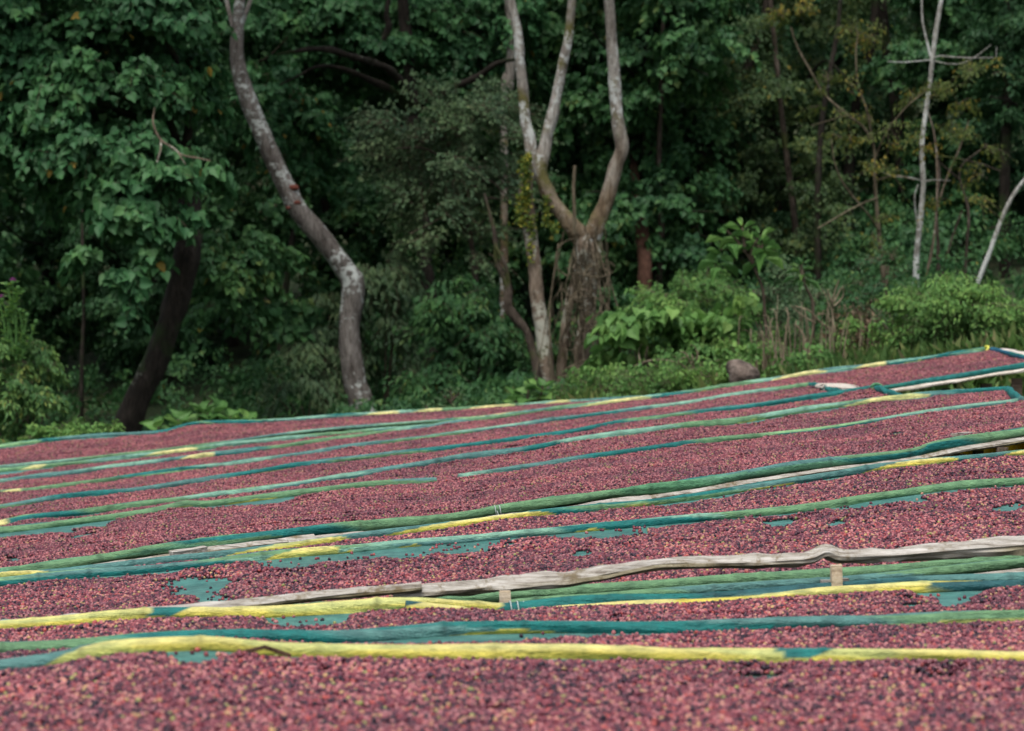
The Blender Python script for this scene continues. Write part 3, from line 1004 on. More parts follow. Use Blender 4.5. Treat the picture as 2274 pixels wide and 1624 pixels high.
for i, (a, b, y) in enumerate(((1836, 1872, 858), (1846, 1886, 861), (1852, 1890, 864))):
    mb = MB(); add_plank(mb, [P(a, y - 2, 24.3 - i * .2), P((a + b) / 2, y - 1, 24.2 - i * .2), P(b, y + 2, 24.1 - i * .2)], .25, .035, seed=70 + i)
    mb.build('deck_board', M['timber_pale'], b3)
posts_along(b3, 6, 0, 1900, 7)

# fourth bed: lane 6-7
b4 = bed(1500, 940, 20, "drying bed with a green knotted cross bar and long yellow striped front rail")
rail(7, b4, .024, [(1632, 1714, 'low'), (1870, 2073), (-40, 20)], 10)
cut4 = (tuple(P(1948, 863, 22.7)[:2]), tuple(P(2004, 884, 20.7)[:2]))
rail(0, b4, .027, [], 11, name='end_rail', pts=[P(1944, 862, 22.7), P(1955, 866, 22.2), P(1980, 876, 21.4), P(2004, 884, 20.75)], palette=np.array([PAL['t'], PAL['t'], PAL['b']]))
mb = MB()
pc = P(1946, 862, 22.6)
for q in range(5):
    aa = q * 1.3
    add_tube(mb, [pc + (.05 * math.cos(t + aa) * (1 - .1 * q), .03 * math.sin(2 * t), .035 * math.sin(t + aa)) for t in np.linspace(0, 5.6, 12)], .011, 6)
mt, t_, b_, _ = mat("green_knot"); b_.inputs["Base Color"].default_value = (.06, .22, .1, 1)
mb.build('knot', mt, b4, True)
fn = lane_funcs(6, 7)
net('net_floor', fn, A0, ax_(2010), b4, 26, cut=cut4)
cherries(fn, A0, ax_(2010), 26, "coffee cherries on the bed closed by the green knotted cross bar", False, cut=cut4, bare=.6)
posts_along(b4, 7, 0, 2200, 7)

# fifth bed: lanes 7-8 and 8-9
b5 = bed(1136, 1080, 16, "widest drying bed with a green front rail above a grey split board")
rail(8, b5, .023, [(352, 440, 'low'), (495, 640, 'low')], 12, x1=968)
rail(8, b5, .02, [], 13, x0=1018)
rail(9, b5, .0225, [], 14, palette=np.array([PAL['g'], (.09, .26, .13), PAL['b'], PAL['g'], PAL['t'], PAL['g'], (.1, .27, .16)]))
cut5 = (tuple(P(2238, 866, 20.9)[:2]), tuple(P(2268, 889, 18.95)[:2]))
rail(0, b5, .03, [], 15, name='end_rail', pts=[P(2238, 868, 20.9), P(2245, 874, 20.3), P(2258, 884, 19.4), P(2270, 890, 18.9)], palette=np.array([PAL['t'], PAL['d'], PAL['b']]))
fn = lane_funcs(7, 8)
net('net_floor', fn, A0, ax_(2290), b5, 27, cut=cut5)
cherries(fn, A0, ax_(2290), 27, "narrow strip of coffee cherries ending at the right teal cross bar", False, cut=cut5, bare=.4)
fn = lane_funcs(8, 9)
net('net_floor', fn, A0, A1, b5, 28)
cherries(fn, A0, A1, 28, "coffee cherries on the widest bed above the grey split board", False, bare=.2,
         holes=[(60, 16.6, 190, .5), (575, 17.1, 80, .5), (470, 17.2, 90, 0.35), (190, 15.7, 50, 0.40), (35, 14.2, 25, 0.30), (2000, 17.2, 30, 0.32)])
board(b5, 9, 150, 700, drop=.048, front=.05, wid=.07, thk=.04, seed=11, d_end=-.01)
board(b5, 9, 640, 1441, drop=.05, front=.07, wid=.07, thk=.042, seed=12, d_end=.0)
board(b5, 9, 1400, 2600, drop=.045, front=.02, wid=.045, thk=.03, seed=13, n=14)
mb = MB(); add_plank(mb, [P(380, 1231, 12.9), P(420, 1226, 12.95), P(455, 1219, 13.0)], .05, .03, seed=77, rough=.4); mb.build('offcut', M['timber'], b5)
mb = MB(); add_plank(mb, [P(2118, 966, 15.6), P(2160, 963, 15.8), P(2200, 965, 15.7)], .04, .018, seed=78, rough=.5); mb.build('splinter', M['timber'], b5)
for xx, dd in ((1770, 14.8), (1900, 14.9), (2040, 15.0), (2130, 15.1), (2172, 15.4), (2223, 15.1), (2330, 15.2), (1640, 15.0), (1520, 14.5), (2090, 17.6), (1980, 18.0), (1850, 18.0)):
    xq, yq, Dq = line_F(9)
    post_at(b5, xx, np.interp(xx, xq, yq), dd, -.07, .03 if dd < 16 else .04)
posts_along(b5, 9, -200, 1400, 6)


def string_tie(parent, k, x, r, m, drop=.06):
    xl, yl, Dl = line_F(k)
    c = P(x, np.interp(x, xl, yl), np.interp(x, xl, Dl))
    mb = MB()
    th_ = np.linspace(0, 2 * np.pi * 2.2, 30)
    add_tube(mb, [(c[0] + .004 * t, c[1] + r * math.cos(t), c[2] + r * math.sin(t)) for t in th_], .0025, 5)
    add_tube(mb, [c + (.02, -r, 0), c + (.028, -r - .01, -drop * .5), c + (.016, -r - .012, -drop)], .0022, 5)
    mb.build('tie', m, parent, True)


m_s, t_, b_, _ = mat("tie_string"); b_.inputs["Base Color"].default_value = (.4, .45, .44, 1)
string_tie(b5, 9, 1095, .026, m_s)

# sixth bed: lanes 10-11 and 11-12
b6 = bed(1136, 1250, 11, "drying bed behind the lichen covered split timber rail, with yellow striped back rail")
rail(10, b6, .018, [(-60, 119), (485, 790), (853, 1243), (1311, 1515, 'low'), (1640, 1790, 'low'), (1925, 2137), (2215, 2330)], 16,
     palette=np.array([PAL['b'], PAL['t'], PAL['b'], PAL['g'], (.06, .2, .19)]))
rail(11, b6, .021, [(590, 763), (752, 800, 'low'), (887, 955, 'low'), (1260, 1368, 'low')], 17)
rail(12, b6, .022, [], 18, palette=np.array([PAL['g'], PAL['b'], PAL['p'], PAL['g']]))
rail(120, b6, .018, [], 19, palette=np.array([PAL['b'], PAL['g'], PAL['d']]))
fn = lane_funcs(10, 11)
net('net_floor', fn, A0, A1, b6, 29)
cherries(fn, A0, A1, 29, "narrow wedge of coffee cherries in front of the yellow striped rail", True, bare=.15, holes=[(700, 12.2, 60, 0.19), (520, 12.2, 90, 0.32)])
fn = lane_funcs(11, 12)
net('net_floor', fn, A0, A1, b6, 30)
cherries(fn, A0, A1, 30, "coffee cherries around the bare teal patch behind the split timber rail", True, bare=.2,
         holes=[(440, 11.15, 62, .62), (410, 11.5, 90, .3), (930, 12.08, 150, .34), (690, 11.9, 110, .4), (1730, 12.35, 70, 0.19), (1860, 12.2, 25, 0.22), (1980, 12.72, 100, 0.2), (1320, 12.3, 90, 0.22), (2240, 12.2, 30, 0.24), (1290, 11.6, 20, 0.19)])
posts_along(b6, 12, 0, 2273, 5)
board(b6, 12, 1850, 2600, drop=.055, front=.05, wid=.05, thk=.035, seed=21, mtl='timber', d_end=-.01)

# the bare split timber rail on short posts
tr = empty("timber_rail", (*P(1200, 1290, 9.75)[:2], float(ground_z(.1, 9.75))), "knobbly grey split timber rail with lichen running in front of the cherries", "timber rail")
def W(pts): return [P(x, y, 9.62 + .22 * x / 2273 + .05) for x, y in pts]
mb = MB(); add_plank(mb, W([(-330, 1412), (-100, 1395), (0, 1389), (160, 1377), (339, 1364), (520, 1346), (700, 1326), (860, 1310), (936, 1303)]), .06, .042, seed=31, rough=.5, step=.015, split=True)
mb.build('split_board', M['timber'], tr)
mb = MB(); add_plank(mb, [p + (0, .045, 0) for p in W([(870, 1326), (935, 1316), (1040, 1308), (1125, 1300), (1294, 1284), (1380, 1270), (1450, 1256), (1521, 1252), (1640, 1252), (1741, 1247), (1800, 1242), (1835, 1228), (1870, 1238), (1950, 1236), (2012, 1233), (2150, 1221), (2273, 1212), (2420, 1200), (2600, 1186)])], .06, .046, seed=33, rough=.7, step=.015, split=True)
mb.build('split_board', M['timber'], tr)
post_at(tr, 1121, 1312, 9.7, .0, .02, lean=.0, mtl='cut_wood')
post_at(tr, 1856, 1255, 9.7, .0, .02, lean=.02, mtl='cut_wood')
post_at(tr, 1872, 1284, 10.02, .0, .02, lean=.0, mtl='timber')
post_at(tr, 1835, 1288, 10.02, .0, .02, lean=.0, mtl='timber')
post_at(tr, 300, 1375, 9.8, .0, .02)

# seventh bed: lanes 13-14 and 14-15
b7 = bed(1136, 1370, 8.8, "drying bed with a loose yellow net hem along its back rail")
string_tie(b7, 13, 1128, .027, m_s, .03)
rail(13, b7, .023, [(240, 450, 'low'), (-100, 330, 'up'), (375, 1115, 'up')], 41, palette=np.array([PAL['d'], PAL['t'], PAL['d'], PAL['b']]))
rail(130, b7, .019, [(880, 1500, 'up'), (1640, 2060, 'up')], 42, palette=np.array([PAL['y'], PAL['d'], PAL['y']]), name='net_hem')
rail(14, b7, .021, [(1810, 2600, 'low'), (1000, 1290, 'low')], 43, palette=np.array([PAL['b'], PAL['g'], PAL['b'], PAL['t']]))
fn = lane_funcs(13, 14)
net('net_floor', fn, A0, A1, b7, 31)
cherries(fn, A0, A1, 31, "coffee cherries heaped against the loose yellow hem", True, bare=.3, base=.026,
         holes=[(700, 9.2, 80, 0.32), (2110, 9.5, 60, 0.40), (2010, 9.2, 30, 0.19), (1720, 9.0, 30, 0.16), (1380, 9.0, 20, 0.16)])
fn = lane_funcs(14, 15)
net('net_floor', fn, A0, A1, b7, 32)
cherries(fn, A0, A1, 32, "blurred coffee cherries behind the nearest thick yellow pole", True, bare=.25,
         holes=[(960, 8.2, 170, 0.45), (1100, 8.4, 200, 0.32), (1530, 8.1, 30, 0.32), (330, 8.3, 140, 0.50)])
posts_along(b7, 14, 0, 2273, 4)

# nearest bed
b8 = bed(1136, 1560, 6.2, "nearest drying bed with the thick blurred yellow pole")
rail(15, b8, .021, [(1640, 1900, 'low'), (95, 1760, 'up'), (1790, 2700, 'up')], 51, palette=np.array([PAL['t'], PAL['t'], PAL['b']]))
rail(16, b8, .021, [], 52)
mb = MB(); add_plank(mb, [P(530, 1451, 7.18), P(570, 1438, 7.17), P(610, 1440, 7.17), P(645, 1456, 7.18)], .03, .012, seed=91, rough=.4); mb.build('bark_strip', M['bark_red'], b8)
fn = lane_funcs(15, 16)
net('net_floor', fn, A0, A1, b8, 33)
cherries(fn, A0, A1, 33, "strongly blurred coffee cherries filling the bottom of the photo", True, bare=.12, base=.028,
         holes=[(1680, 7.1, 70, 0.19), (2100, 7.05, 45, 0.19), (760, 6.95, 35, 0.13), (440, 7.1, 60, 0.16), (1300, 7.15, 60, 0.08)])
posts_along(b8, 15, 0, 2273, 3)
#--FOREST--
# ------------------------------------------------------------------ ground
xs = np.r_[np.linspace(-300, -40, 40), np.linspace(-38, 40, 160), np.linspace(44, 300, 40)]
ys = np.r_[np.linspace(-30, 2, 12), np.linspace(3, 70, 150), np.linspace(74, 420, 70)]
GX, GY = np.meshgrid(xs, ys, indexing='ij')
GZ = ground_z(GX, GY)
mb = MB(); mb.add(np.stack([GX, GY, GZ], -1).reshape(-1, 3), grid_faces(len(xs), len(ys), False))
tag(mb.build("ground", M['soil'], smooth=True), kind="structure")

# ------------------------------------------------------------------ leaves
LEAF = {
    # template: (t along, w across) left side; mirrored for the right
    'heart': np.array([(-.07, .26), (.12, .47), (.42, .44), (.74, .2)]),
    'oval': np.array([(.22, .3), (.65, .3)]),
    'lance': np.array([(.3, .18), (.7, .14)]),
    'rhomb': np.array([(.45, .4)]),
    'slim': np.array([(.4, .2)]),
    'blade': np.array([(.3, .013), (.7, .008)]),
    'broad': np.array([(.2, .15), (.5, .23), (.8, .13)]),
}


def leaves(mb, pos, tip, nrm, size, shape, rnd, mi=0, fold=.25, curl=.15):
    """one folded leaf per position"""
    tip = tip / (np.linalg.norm(tip, axis=1)[:, None] + 1e-9)
    nrm = nrm - (nrm * tip).sum(1)[:, None] * tip
    nrm = nrm / (np.linalg.norm(nrm, axis=1)[:, None] + 1e-9)
    lat = np.cross(tip, nrm)
    tpl = LEAF[shape]
    k = len(tpl)
    n = len(pos)
    def pt(t, w):
        return pos + size[:, None] * (t * tip + w * lat + (abs(w) * fold) * nrm)
    cols = [pt(0, 0), pt(1, 0)] + [pt(t, w) for t, w in tpl] + [pt(t, -w) for t, w in tpl]
    cols[1] = cols[1] - nrm * (size * curl)[:, None]
    V = np.stack(cols, 1)
    base = (np.arange(n) * (2 + 2 * k))[:, None]
    Lf = base + np.array([0] + list(range(2, 2 + k)) + [1])[None]
    Rf = base + np.array([0, 1] + list(range(2 + 2 * k - 1, 1 + k, -1)))[None]
    F = np.vstack([Lf, Rf])
    mb.add(V.reshape(-1, 3), F, mi, rnd=np.repeat(rnd, 2 + 2 * k))


def unit(v): return v / (np.linalg.norm(v, axis=-1, keepdims=True) + 1e-9)


def sprays(mb, rng, org, outd, length, nleaf, lsize, shape, droop=.5, spread=.3, up=.55, vary=(0, 1), twig=True, tw=.006, jitter=.35, rbias=None):
    """leafy twigs: org (n,3) bases, outd (n,3) directions"""
    n = len(org)
    outd = unit(outd)
    length = length * rng.uniform(.7, 1.3, n)
    side = unit(np.cross(outd, np.array([0, 0, 1.0])) + 1e-6)
    t = (np.arange(nleaf) + .6) / nleaf
    T = t[None, :] * np.ones((n, 1))
    sg = np.where(np.arange(nleaf) % 2 == 0, 1.0, -1.0)[None, :]
    lat = sg * spread * (1.15 - T) * rng.uniform(.2, 1.2, (n, nleaf))
    pos = org[:, None] + outd[:, None] * (T * length[:, None])[..., None] + side[:, None] * (lat * length[:, None])[..., None]
    pos[..., 2] -= droop * length[:, None] * T ** 2
    pos += rng.normal(0, .06, pos.shape) * length[:, None, None]
    hor = outd.copy(); hor[:, 2] = 0; hor = unit(hor)
    tip = hor[:, None] * .55 + side[:, None] * (sg * .55)[..., None] + rng.normal(0, jitter, pos.shape)
    tip[..., 2] -= .35 + droop
    nrm = hor[:, None] * (1 - up) + np.array([0, 0, 1.0]) * up + rng.normal(0, jitter, pos.shape)
    base = rng.uniform(vary[0], vary[1], n)
    rr = np.clip(base[:, None] * .5 + .5 * rng.uniform(vary[0], vary[1], (n, nleaf)), 0, 1)
    odd = rng.random((n, nleaf)) < .006
    rr = np.where(odd, 1.0, np.minimum(rr, .95))
    if rbias is not None: rr = np.where(odd, rr, np.clip(rr + rbias[:, None], 0, .95))
    sz = lsize * rng.uniform(.6, 1.25, (n, nleaf))
    leaves(mb, pos.reshape(-1, 3), tip.reshape(-1, 3), nrm.reshape(-1, 3), sz.ravel(), shape, rr.ravel())
    if twig:
        s = np.array([0, .35, .7, 1.0])
        ax = org[:, None] + outd[:, None] * (s[None] * length[:, None])[..., None]
        ax[..., 2] -= droop * length[:, None] * s[None] ** 2
        r = tw * (1.1 - s)[None, :, None]
        tri = [(0, 1), (.87, -.5), (-.87, -.5)]
        V = np.stack([ax + r * (c * side[:, None] + d * np.array([0, 0, 1.0])) for c, d in tri], 2)  # n,4,3,3
        F = grid_faces(4, 3)
        FF = (F[None] + (np.arange(n) * 12)[:, None, None]).reshape(-1, 4)
        mb.add(V.reshape(-1, 3), FF, 1)


def blob_points(rng, c, r, n, upper=.35, shell=.55):
    """points through an ellipsoid, gathered in tufts, more on the outside and on top"""
    nt_ = max(3, int(n / 9))
    d = unit(rng.normal(0, 1, (nt_, 3)))
    d[:, 2] = np.abs(d[:, 2]) * np.where(rng.random(nt_) < upper + .5, 1, -1)
    rad = rng.uniform(shell, 1, nt_) ** .6
    tc = d * rad[:, None]
    i = rng.integers(0, nt_, n)
    p = tc[i] + rng.normal(0, .13, (n, 3))
    out = unit(tc[i] + .35 * rng.normal(0, 1, (n, 3)))
    return np.asarray(c) + p * np.asarray(r), out, rng.random(nt_)[i]


def crown(parent, name, blobs, rng, shape, lsize, length, nleaf, mats, dens=1.0, **kw):
    """blobs: (x, y, D, rx, ry, depth, n) in picture units / metres"""
    mb = MB()
    for (x, y, D, rx, ry, rd, n) in blobs:
        c = P(x, y, D)
        r = (rx * D / FX, rd, ry * D / FX)
        o, d, tr_ = blob_points(rng, c, r, int(n * dens))
        sprays(mb, rng, o, d, length, nleaf, lsize, shape, rbias=(tr_ - .5) * .35, **kw)
    return mb.build(name, mats, parent)


def tree_empty(x, D, label, cat="tree", group=None, name="tree", y=None):
    X = (x - CX) * D / FX
    z = float(ground_z(X, D))
    return empty(name, (X, D, z), label, cat, group)


def trunk(parent, pts, m, ns=14, rough=.12, seed=0, name='trunk', step=.08, foot=True, extra=()):
    """pts: (x, y, D, width) picture units; extra: more limbs in the same mesh"""
    mb = MB()
    for k, pp in enumerate([pts] + list(extra)):
        w = [P(a, b, d) for a, b, d, _ in pp]
        r = [wd * d / FX / 2 for _, _, d, wd in pp]
        if k == 0 and foot:
            z = float(ground_z(w[0][0], w[0][1])) - .15
            if w[0][2] > z:
                w.insert(0, np.array([w[0][0] - (w[1][0] - w[0][0]) * .15, w[0][1], z])); r.insert(0, r[0] * 1.25)
        add_tube(mb, w, r, ns, 0, seed + k, rough, step)
    return mb.build(name, m, parent, smooth=True)


TW = M['twig']
g_bg = "background forest trees"

# --- the big curved trunk
t1 = tree_empty(812, 44, "tall tree with a thick S-curved grey trunk patched with white lichen", name="curved_tree")
trunk(t1, [(812, 950, 44, 63.2), (800, 890, 44, 55.8), (787, 850, 44, 52.1), (778, 780, 44, 48.4), (776, 720, 44, 46.5), (783, 660, 44, 51.2), (782, 625, 44, 51.2), (765, 598, 44, 46.5), (738, 560, 44, 43.7), (700, 512, 44, 44.6), (662, 468, 44, 43.7), (640, 425, 44, 42.8), (622, 390, 44, 40.9), (598, 335, 44, 40.0), (575, 280, 44, 40.0), (552, 225, 44, 39.1), (534, 170, 44, 35.3), (526, 120, 44, 30.7), (527, 70, 44, 27.9), (531, 20, 44, 25.1), (537, -40, 44, 23.2), (545, -140, 44, 22.3), (540, -300, 44, 18.6)],
      M['bark_s'], 28, .07, 3, step=.04, extra=[[(526, 95, 44.1, 14), (512, 40, 44.4, 10), (500, -10, 44.7, 9), (470, -120, 45, 8)], [(529, 75, 44, 12), (546, 30, 44.3, 10), (560, -10, 44.5, 9), (600, -120, 45, 8)]])
mt, t_, b_, _ = mat("bark_wound"); b_.inputs["Base Color"].default_value = (.13, .035, .02, 1); b_.inputs["Roughness"].default_value = .9
for (x, y, rx, ry) in ((652, 417, 12, 7), (658, 451, 10, 6), (640, 462, 6, 4)):
    mb = MB()
    V, F = ico(3, 1.0)
    c = P(x, y, 43.87)
    V = V * np.array([rx * 44 / FX, .05, ry * 44 / FX]) * (1 + .3 * (fnoise(V[:, :1] * 3, V[:, 2:] * 3, x) - .5)) + c
    mb.add(V, F)
    mb.build('bark_scar', mt, t1, True)
rng = np.random.default_rng(11)
crown(t1, 'crown', [(560, -420, 44, 420, 130, 3.2, 420), (600, -150, 47, 160, 50, 1.4, 90)], rng, 'heart', .19, .6, 8, [M['leaf_big'], TW])

# --- left leafy tree with hanging heart-shaped leaves, dark leaning mossy trunk
t2 = tree_empty(280, 41, "large leafy tree on the left with hanging heart-shaped leaves and a dark leaning mossy trunk", name="broadleaf_tree")
trunk(t2, [(275, 985, 41, 66), (290, 930, 41, 60), (318, 860, 41, 56), (345, 800, 41, 54), (375, 720, 41, 56), (398, 640, 41, 58), (415, 560, 41, 60), (420, 470, 41.5, 54), (400, 380, 42, 46), (370, 280, 42, 42), (330, 150, 42.5, 36), (300, 0, 43, 30), (280, -200, 43, 24)],
      M['bark_dark'], 22, .16, 9, extra=[[(398, 370, 42, 26), (420, 280, 41.6, 20), (400, 200, 41, 17), (385, 120, 40.6, 14), (340, 60, 40, 10)], [(380, 300, 42, 22), (250, 240, 41, 15), (120, 200, 40.5, 10)]])
rng = np.random.default_rng(5)
trunk(t2, [(343, 240, 39.2, 3), (340, 275, 39, 4.5), (356, 310, 39, 5), (385, 330, 39, 5), (405, 345, 39, 4.5), (440, 352, 39, 4), (467, 358, 39, 3)], M['bark_mid'], 8, .2, 4, name='dead_branch', foot=False, step=.03,
      extra=[[(358, 312, 39, 4.5), (356, 335, 38.9, 4), (350, 355, 38.9, 4), (346, 378, 38.9, 3)], [(395, 338, 39, 4), (403, 352, 38.9, 3), (412, 366, 38.9, 2)]])
crown(t2, 'crown', [
    (120, 60, 41, 230, 110, 1.3, 260), (310, 70, 41, 150, 100, 1.1, 190), (380, 20, 41, 60, 70, .9, 80), (60, 200, 41, 150, 120, 1.2, 190), (210, 220, 40.5, 180, 110, 1.1, 240), (370, 190, 41.5, 90, 90, .8, 90),
    (90, 350, 41, 150, 90, 1.0, 150), (240, 350, 40, 140, 80, .9, 150), (-120, 150, 41, 200, 250, 1.5, 260), (40, 440, 41.5, 100, 60, .8, 50), 
    (200, -220, 41, 220, 90, 2.5, 160), (-100, -200, 41, 250, 100, 2.5, 160)], rng, 'heart', .14, .42, 10, [M['leaf_big'], TW], dens=1.6)
crown(t2, 'hanging_bough', [
    (330, 400, 39.2, 80, 30, .35, 28), (425, 395, 39.2, 50, 24, .3, 14), (480, 405, 39.3, 34, 18, .25, 7), (300, 440, 39.1, 80, 35, .4, 26), (360, 480, 39.2, 70, 30, .35, 18),
    (270, 500, 39.1, 60, 36, .35, 20), (330, 530, 39.1, 60, 30, .35, 16), (225, 575, 39, 40, 26, .3, 9), (255, 620, 39, 34, 28, .3, 8), (295, 640, 39, 26, 24, .25, 5), (390, 530, 39.3, 26, 16, .2, 4)],
      rng, 'heart', .165, .34, 8, [M['leaf_big'], TW], dens=1.8, vary=(.35, 1.0), up=.5)
crown(t2, 'hanging_bough', [(540, 470, 46, 90, 50, .7, 46), (470, 600, 42.5, 70, 60, .7, 50), (530, 660, 42.5, 70, 50, .7, 44), (600, 620, 45.5, 60, 60, .6, 36), (640, 700, 45.3, 60, 50, .6, 30), (540, 560, 44, 60, 50, .6, 30), (480, 700, 43, 60, 60, .6, 30)],
      rng, 'heart', .135, .42, 9, [M['leaf_mid'], TW], dens=1.5, vary=(.2, 1))

# --- pale three-stemmed tree in the middle
t3 = tree_empty(1262, 42, "pale barked tree in the centre whose three tall stems rise from one vine-tangled base", name="forked_tree")
trunk(t3, [(1222, 905, 42, 46), (1212, 830, 42, 38), (1205, 740, 42, 32), (1192, 660, 42, 30), (1188, 600, 42, 28), (1180, 540, 42, 30), (1172, 480, 42, 33), (1168, 420, 42, 31), (1180, 360, 42, 26)], M['bark_mid'], 18, .14, 22, name='stem', step=.04)
trunk(t3, [(1172, 400, 42, 27), (1180, 360, 42, 28), (1176, 310, 42, 26), (1166, 270, 42, 24), (1162, 210, 42, 24), (1154, 140, 42, 23), (1150, 80, 42, 21), (1135, 10, 42, 20), (1122, -60, 42, 18), (1110, -220, 42, 16)], M['bark_pale'], 18, .12, 21, name='stem', step=.04, foot=False)
trunk(t3, [(1290, 530, 42.1, 46), (1268, 500, 42, 40), (1245, 472, 42, 36), (1222, 440, 42, 33), (1204, 400, 42, 32), (1198, 370, 42, 33), (1208, 335, 42, 29), (1214, 300, 42, 26), (1228, 250, 42, 26), (1238, 200, 42, 23), (1250, 140, 42, 22), (1262, 80, 42, 20), (1268, 20, 42, 19), (1276, -60, 42, 17), (1290, -220, 42, 14)], M['bark_pale'], 18, .12, 25, name='stem', step=.04, foot=False)
trunk(t3, [(1302, 560, 42.1, 44), (1318, 515, 42, 42), (1332, 480, 42, 36), (1345, 450, 42, 33), (1356, 410, 42, 33), (1368, 365, 42, 31), (1381, 330, 42, 32), (1373, 285, 42, 30), (1368, 240, 42, 27), (1364, 180, 42, 26), (1360, 120, 42, 25), (1356, 60, 42, 24), (1352, 0, 42, 23), (1350, -80, 42, 22), (1340, -240, 42, 18)], M['bark_pale'], 18, .12, 29, name='stem', step=.04, foot=False)
trunk(t3, [(1284, 905, 42.2, 46), (1290, 800, 42.2, 36), (1302, 700, 42.2, 36), (1306, 620, 42.2, 44), (1305, 560, 42.1, 58), (1304, 525, 42.1, 50)], M['bark_mid'], 22, .25, 33, step=.05, extra=[[(1240, 900, 42.3, 24), (1250, 780, 42.3, 22), (1262, 680, 42.3, 20), (1290, 570, 42.2, 20)]])
trunk(t3, [(1195, 900, 41.9, 20), (1192, 830, 41.8, 18), (1182, 780, 41.8, 18), (1168, 735, 41.8, 18), (1140, 700, 41.8, 20), (1128, 680, 41.8, 20), (1128, 640, 41.8, 18), (1118, 612, 41.8, 16), (1102, 580, 41.8, 12), (1100, 530, 41.8, 11), (1088, 480, 41.8, 8), (1075, 430, 41.8, 5)], M['bark_brown'], 12, .2, 35, name='stem', step=.04,
      extra=[[(1133, 655, 41.8, 10), (1122, 590, 41.7, 9), (1100, 545, 41.7, 8), (1095, 500, 41.7, 6)]])
rng = np.random.default_rng(77)
mb = MB()
for i in range(44):
    x0 = rng.normal(1295, 26); y0 = rng.uniform(500, 640); y1 = rng.uniform(700, 900)
    x1 = x0 + rng.normal(-4, 30)
    pts = [P(x0 + rng.normal(0, 6), y0, 41.6)]
    for f in (.25, .5, .75, 1):
        pts.append(P(x0 + (x1 - x0) * f + rng.normal(0, 8), y0 + (y1 - y0) * f, 41.65 + rng.normal(0, .15)))
    add_tube(mb, pts, rng.uniform(.004, .014), 5, 0, i, .1)
for i in range(22):
    cx_, cy_ = rng.uniform(1260, 1340), rng.uniform(540, 720)
    r1, r2 = rng.uniform(14, 50), rng.uniform(20, 70)
    a0_ = rng.uniform(0, 6.28)
    pts = [P(cx_ + r1 * math.cos(a), cy_ + r2 * math.sin(a), 41.5 + rng.normal(0, .08)) for a in np.linspace(a0_, a0_ + rng.uniform(2.5, 5), 9)]
    add_tube(mb, pts, rng.uniform(.005, .012), 5, 0, i, .1)
for c in (((1240, 905), (1238, 860), (1250, 825), (1285, 806), (1300, 800)), ((1245, 840), (1300, 815), (1340, 800), (1350, 790)), ((1240, 540), (1220, 700), (1228, 880)), ((1330, 560), (1352, 640), (1348, 700))):
    add_tube(mb, [P(a, b, 41.5) for a, b in c], .014, 6, 0, 1, .1)
mb.build('liana', M['liana'], t3, True)
# yellow-green epiphytes
mb = MB()
for (x, y, rx, ry, n) in ((1168, 400, 14, 60, 420), (1160, 465, 20, 40, 300), (1180, 500, 12, 30, 90), (1214, 470, 10, 40, 130), (1228, 505, 12, 12, 60), (1172, 350, 9, 14, 50), (1178, 560, 9, 30, 40)):
    r = rng.normal(0, .48, (n, 2)); r[:, 1] = rng.uniform(-.9, .9, n)
    D = 41.86 + rng.normal(0, .04, n)
    pos = np.stack([(x + r[:, 0] * rx - CX) * D / FX, D, CAMZ - (y + r[:, 1] * ry - CY) * D / FX], 1)
    leaves(mb, pos, rng.normal(0, 1, (n, 3)) + (0, -.5, -.4), rng.normal(0, .6, (n, 3)) + (0, -1, .6), rng.uniform(.03, .07, n), 'oval', rng.random(n))
mb.build('epiphyte', M['moss_leaf'], t3)
crown(t3, 'crown', [(1240, -380, 43, 300, 110, 3, 260), (1260, -60, 44, 60, 40, .5, 20)], rng, 'oval', .13, .5, 12, [M['leaf_mid'], TW])

mbx = MB(); add_tube(mbx, [P(1274, 520, 41.4), P(1275, 470, 41.4), P(1273, 420, 41.4), P(1276, 368, 41.4)], [.03, .028, .026, .024], 8, 0, 3, .1)
mbx.build('broken_stick', M['liana'], t3, True)

# --- dark tree with arching boughs behind
t4 = tree_empty(962, 50, "dark reddish trunk between the curved trunk and the forked tree, with long arching black boughs", name="dark_tree")
trunk(t4, [(968, 930, 50, 44), (962, 800, 50, 38), (955, 680, 50, 34), (945, 580, 50, 30), (938, 480, 50, 30), (925, 380, 50, 32), (915, 280, 50, 34), (912, 200, 50, 30), (900, 60, 50, 26), (880, -150, 50, 22)], M['bark_dark'], 16, .2, 41)
trunk(t4, [(915, 250, 49.5, 24), (895, 195, 49, 20), (868, 158, 48.6, 19), (830, 140, 48.3, 17), (790, 128, 48, 16), (735, 112, 47.8, 14), (690, 110, 47.6, 12), (650, 116, 47.5, 9), (612, 122, 47.5, 5)], M['bark_dark'], 10, .4, 43, name='bough', foot=False, step=.06,
      extra=[[(905, 240, 49.5, 18), (870, 200, 49, 15), (830, 182, 48.7, 14), (780, 160, 48.4, 12), (735, 148, 48.2, 9), (700, 150, 48, 7), (660, 170, 48, 5), (620, 190, 48, 4)]])
trunk(t4, [(925, 245, 49.5, 22), (950, 212, 49, 16), (990, 198, 48.6, 15), (1030, 185, 48.4, 14), (1070, 165, 48.2, 13), (1100, 142, 48, 11), (1145, 132, 48, 8)], M['bark_dark'], 10, .4, 45, name='bough', foot=False, step=.06,
      extra=[[(850, 90, 48.5, 14), (862, 60, 48.5, 16), (858, 30, 48.5, 12), (870, -30, 48.5, 8)]])
rng = np.random.default_rng(12)
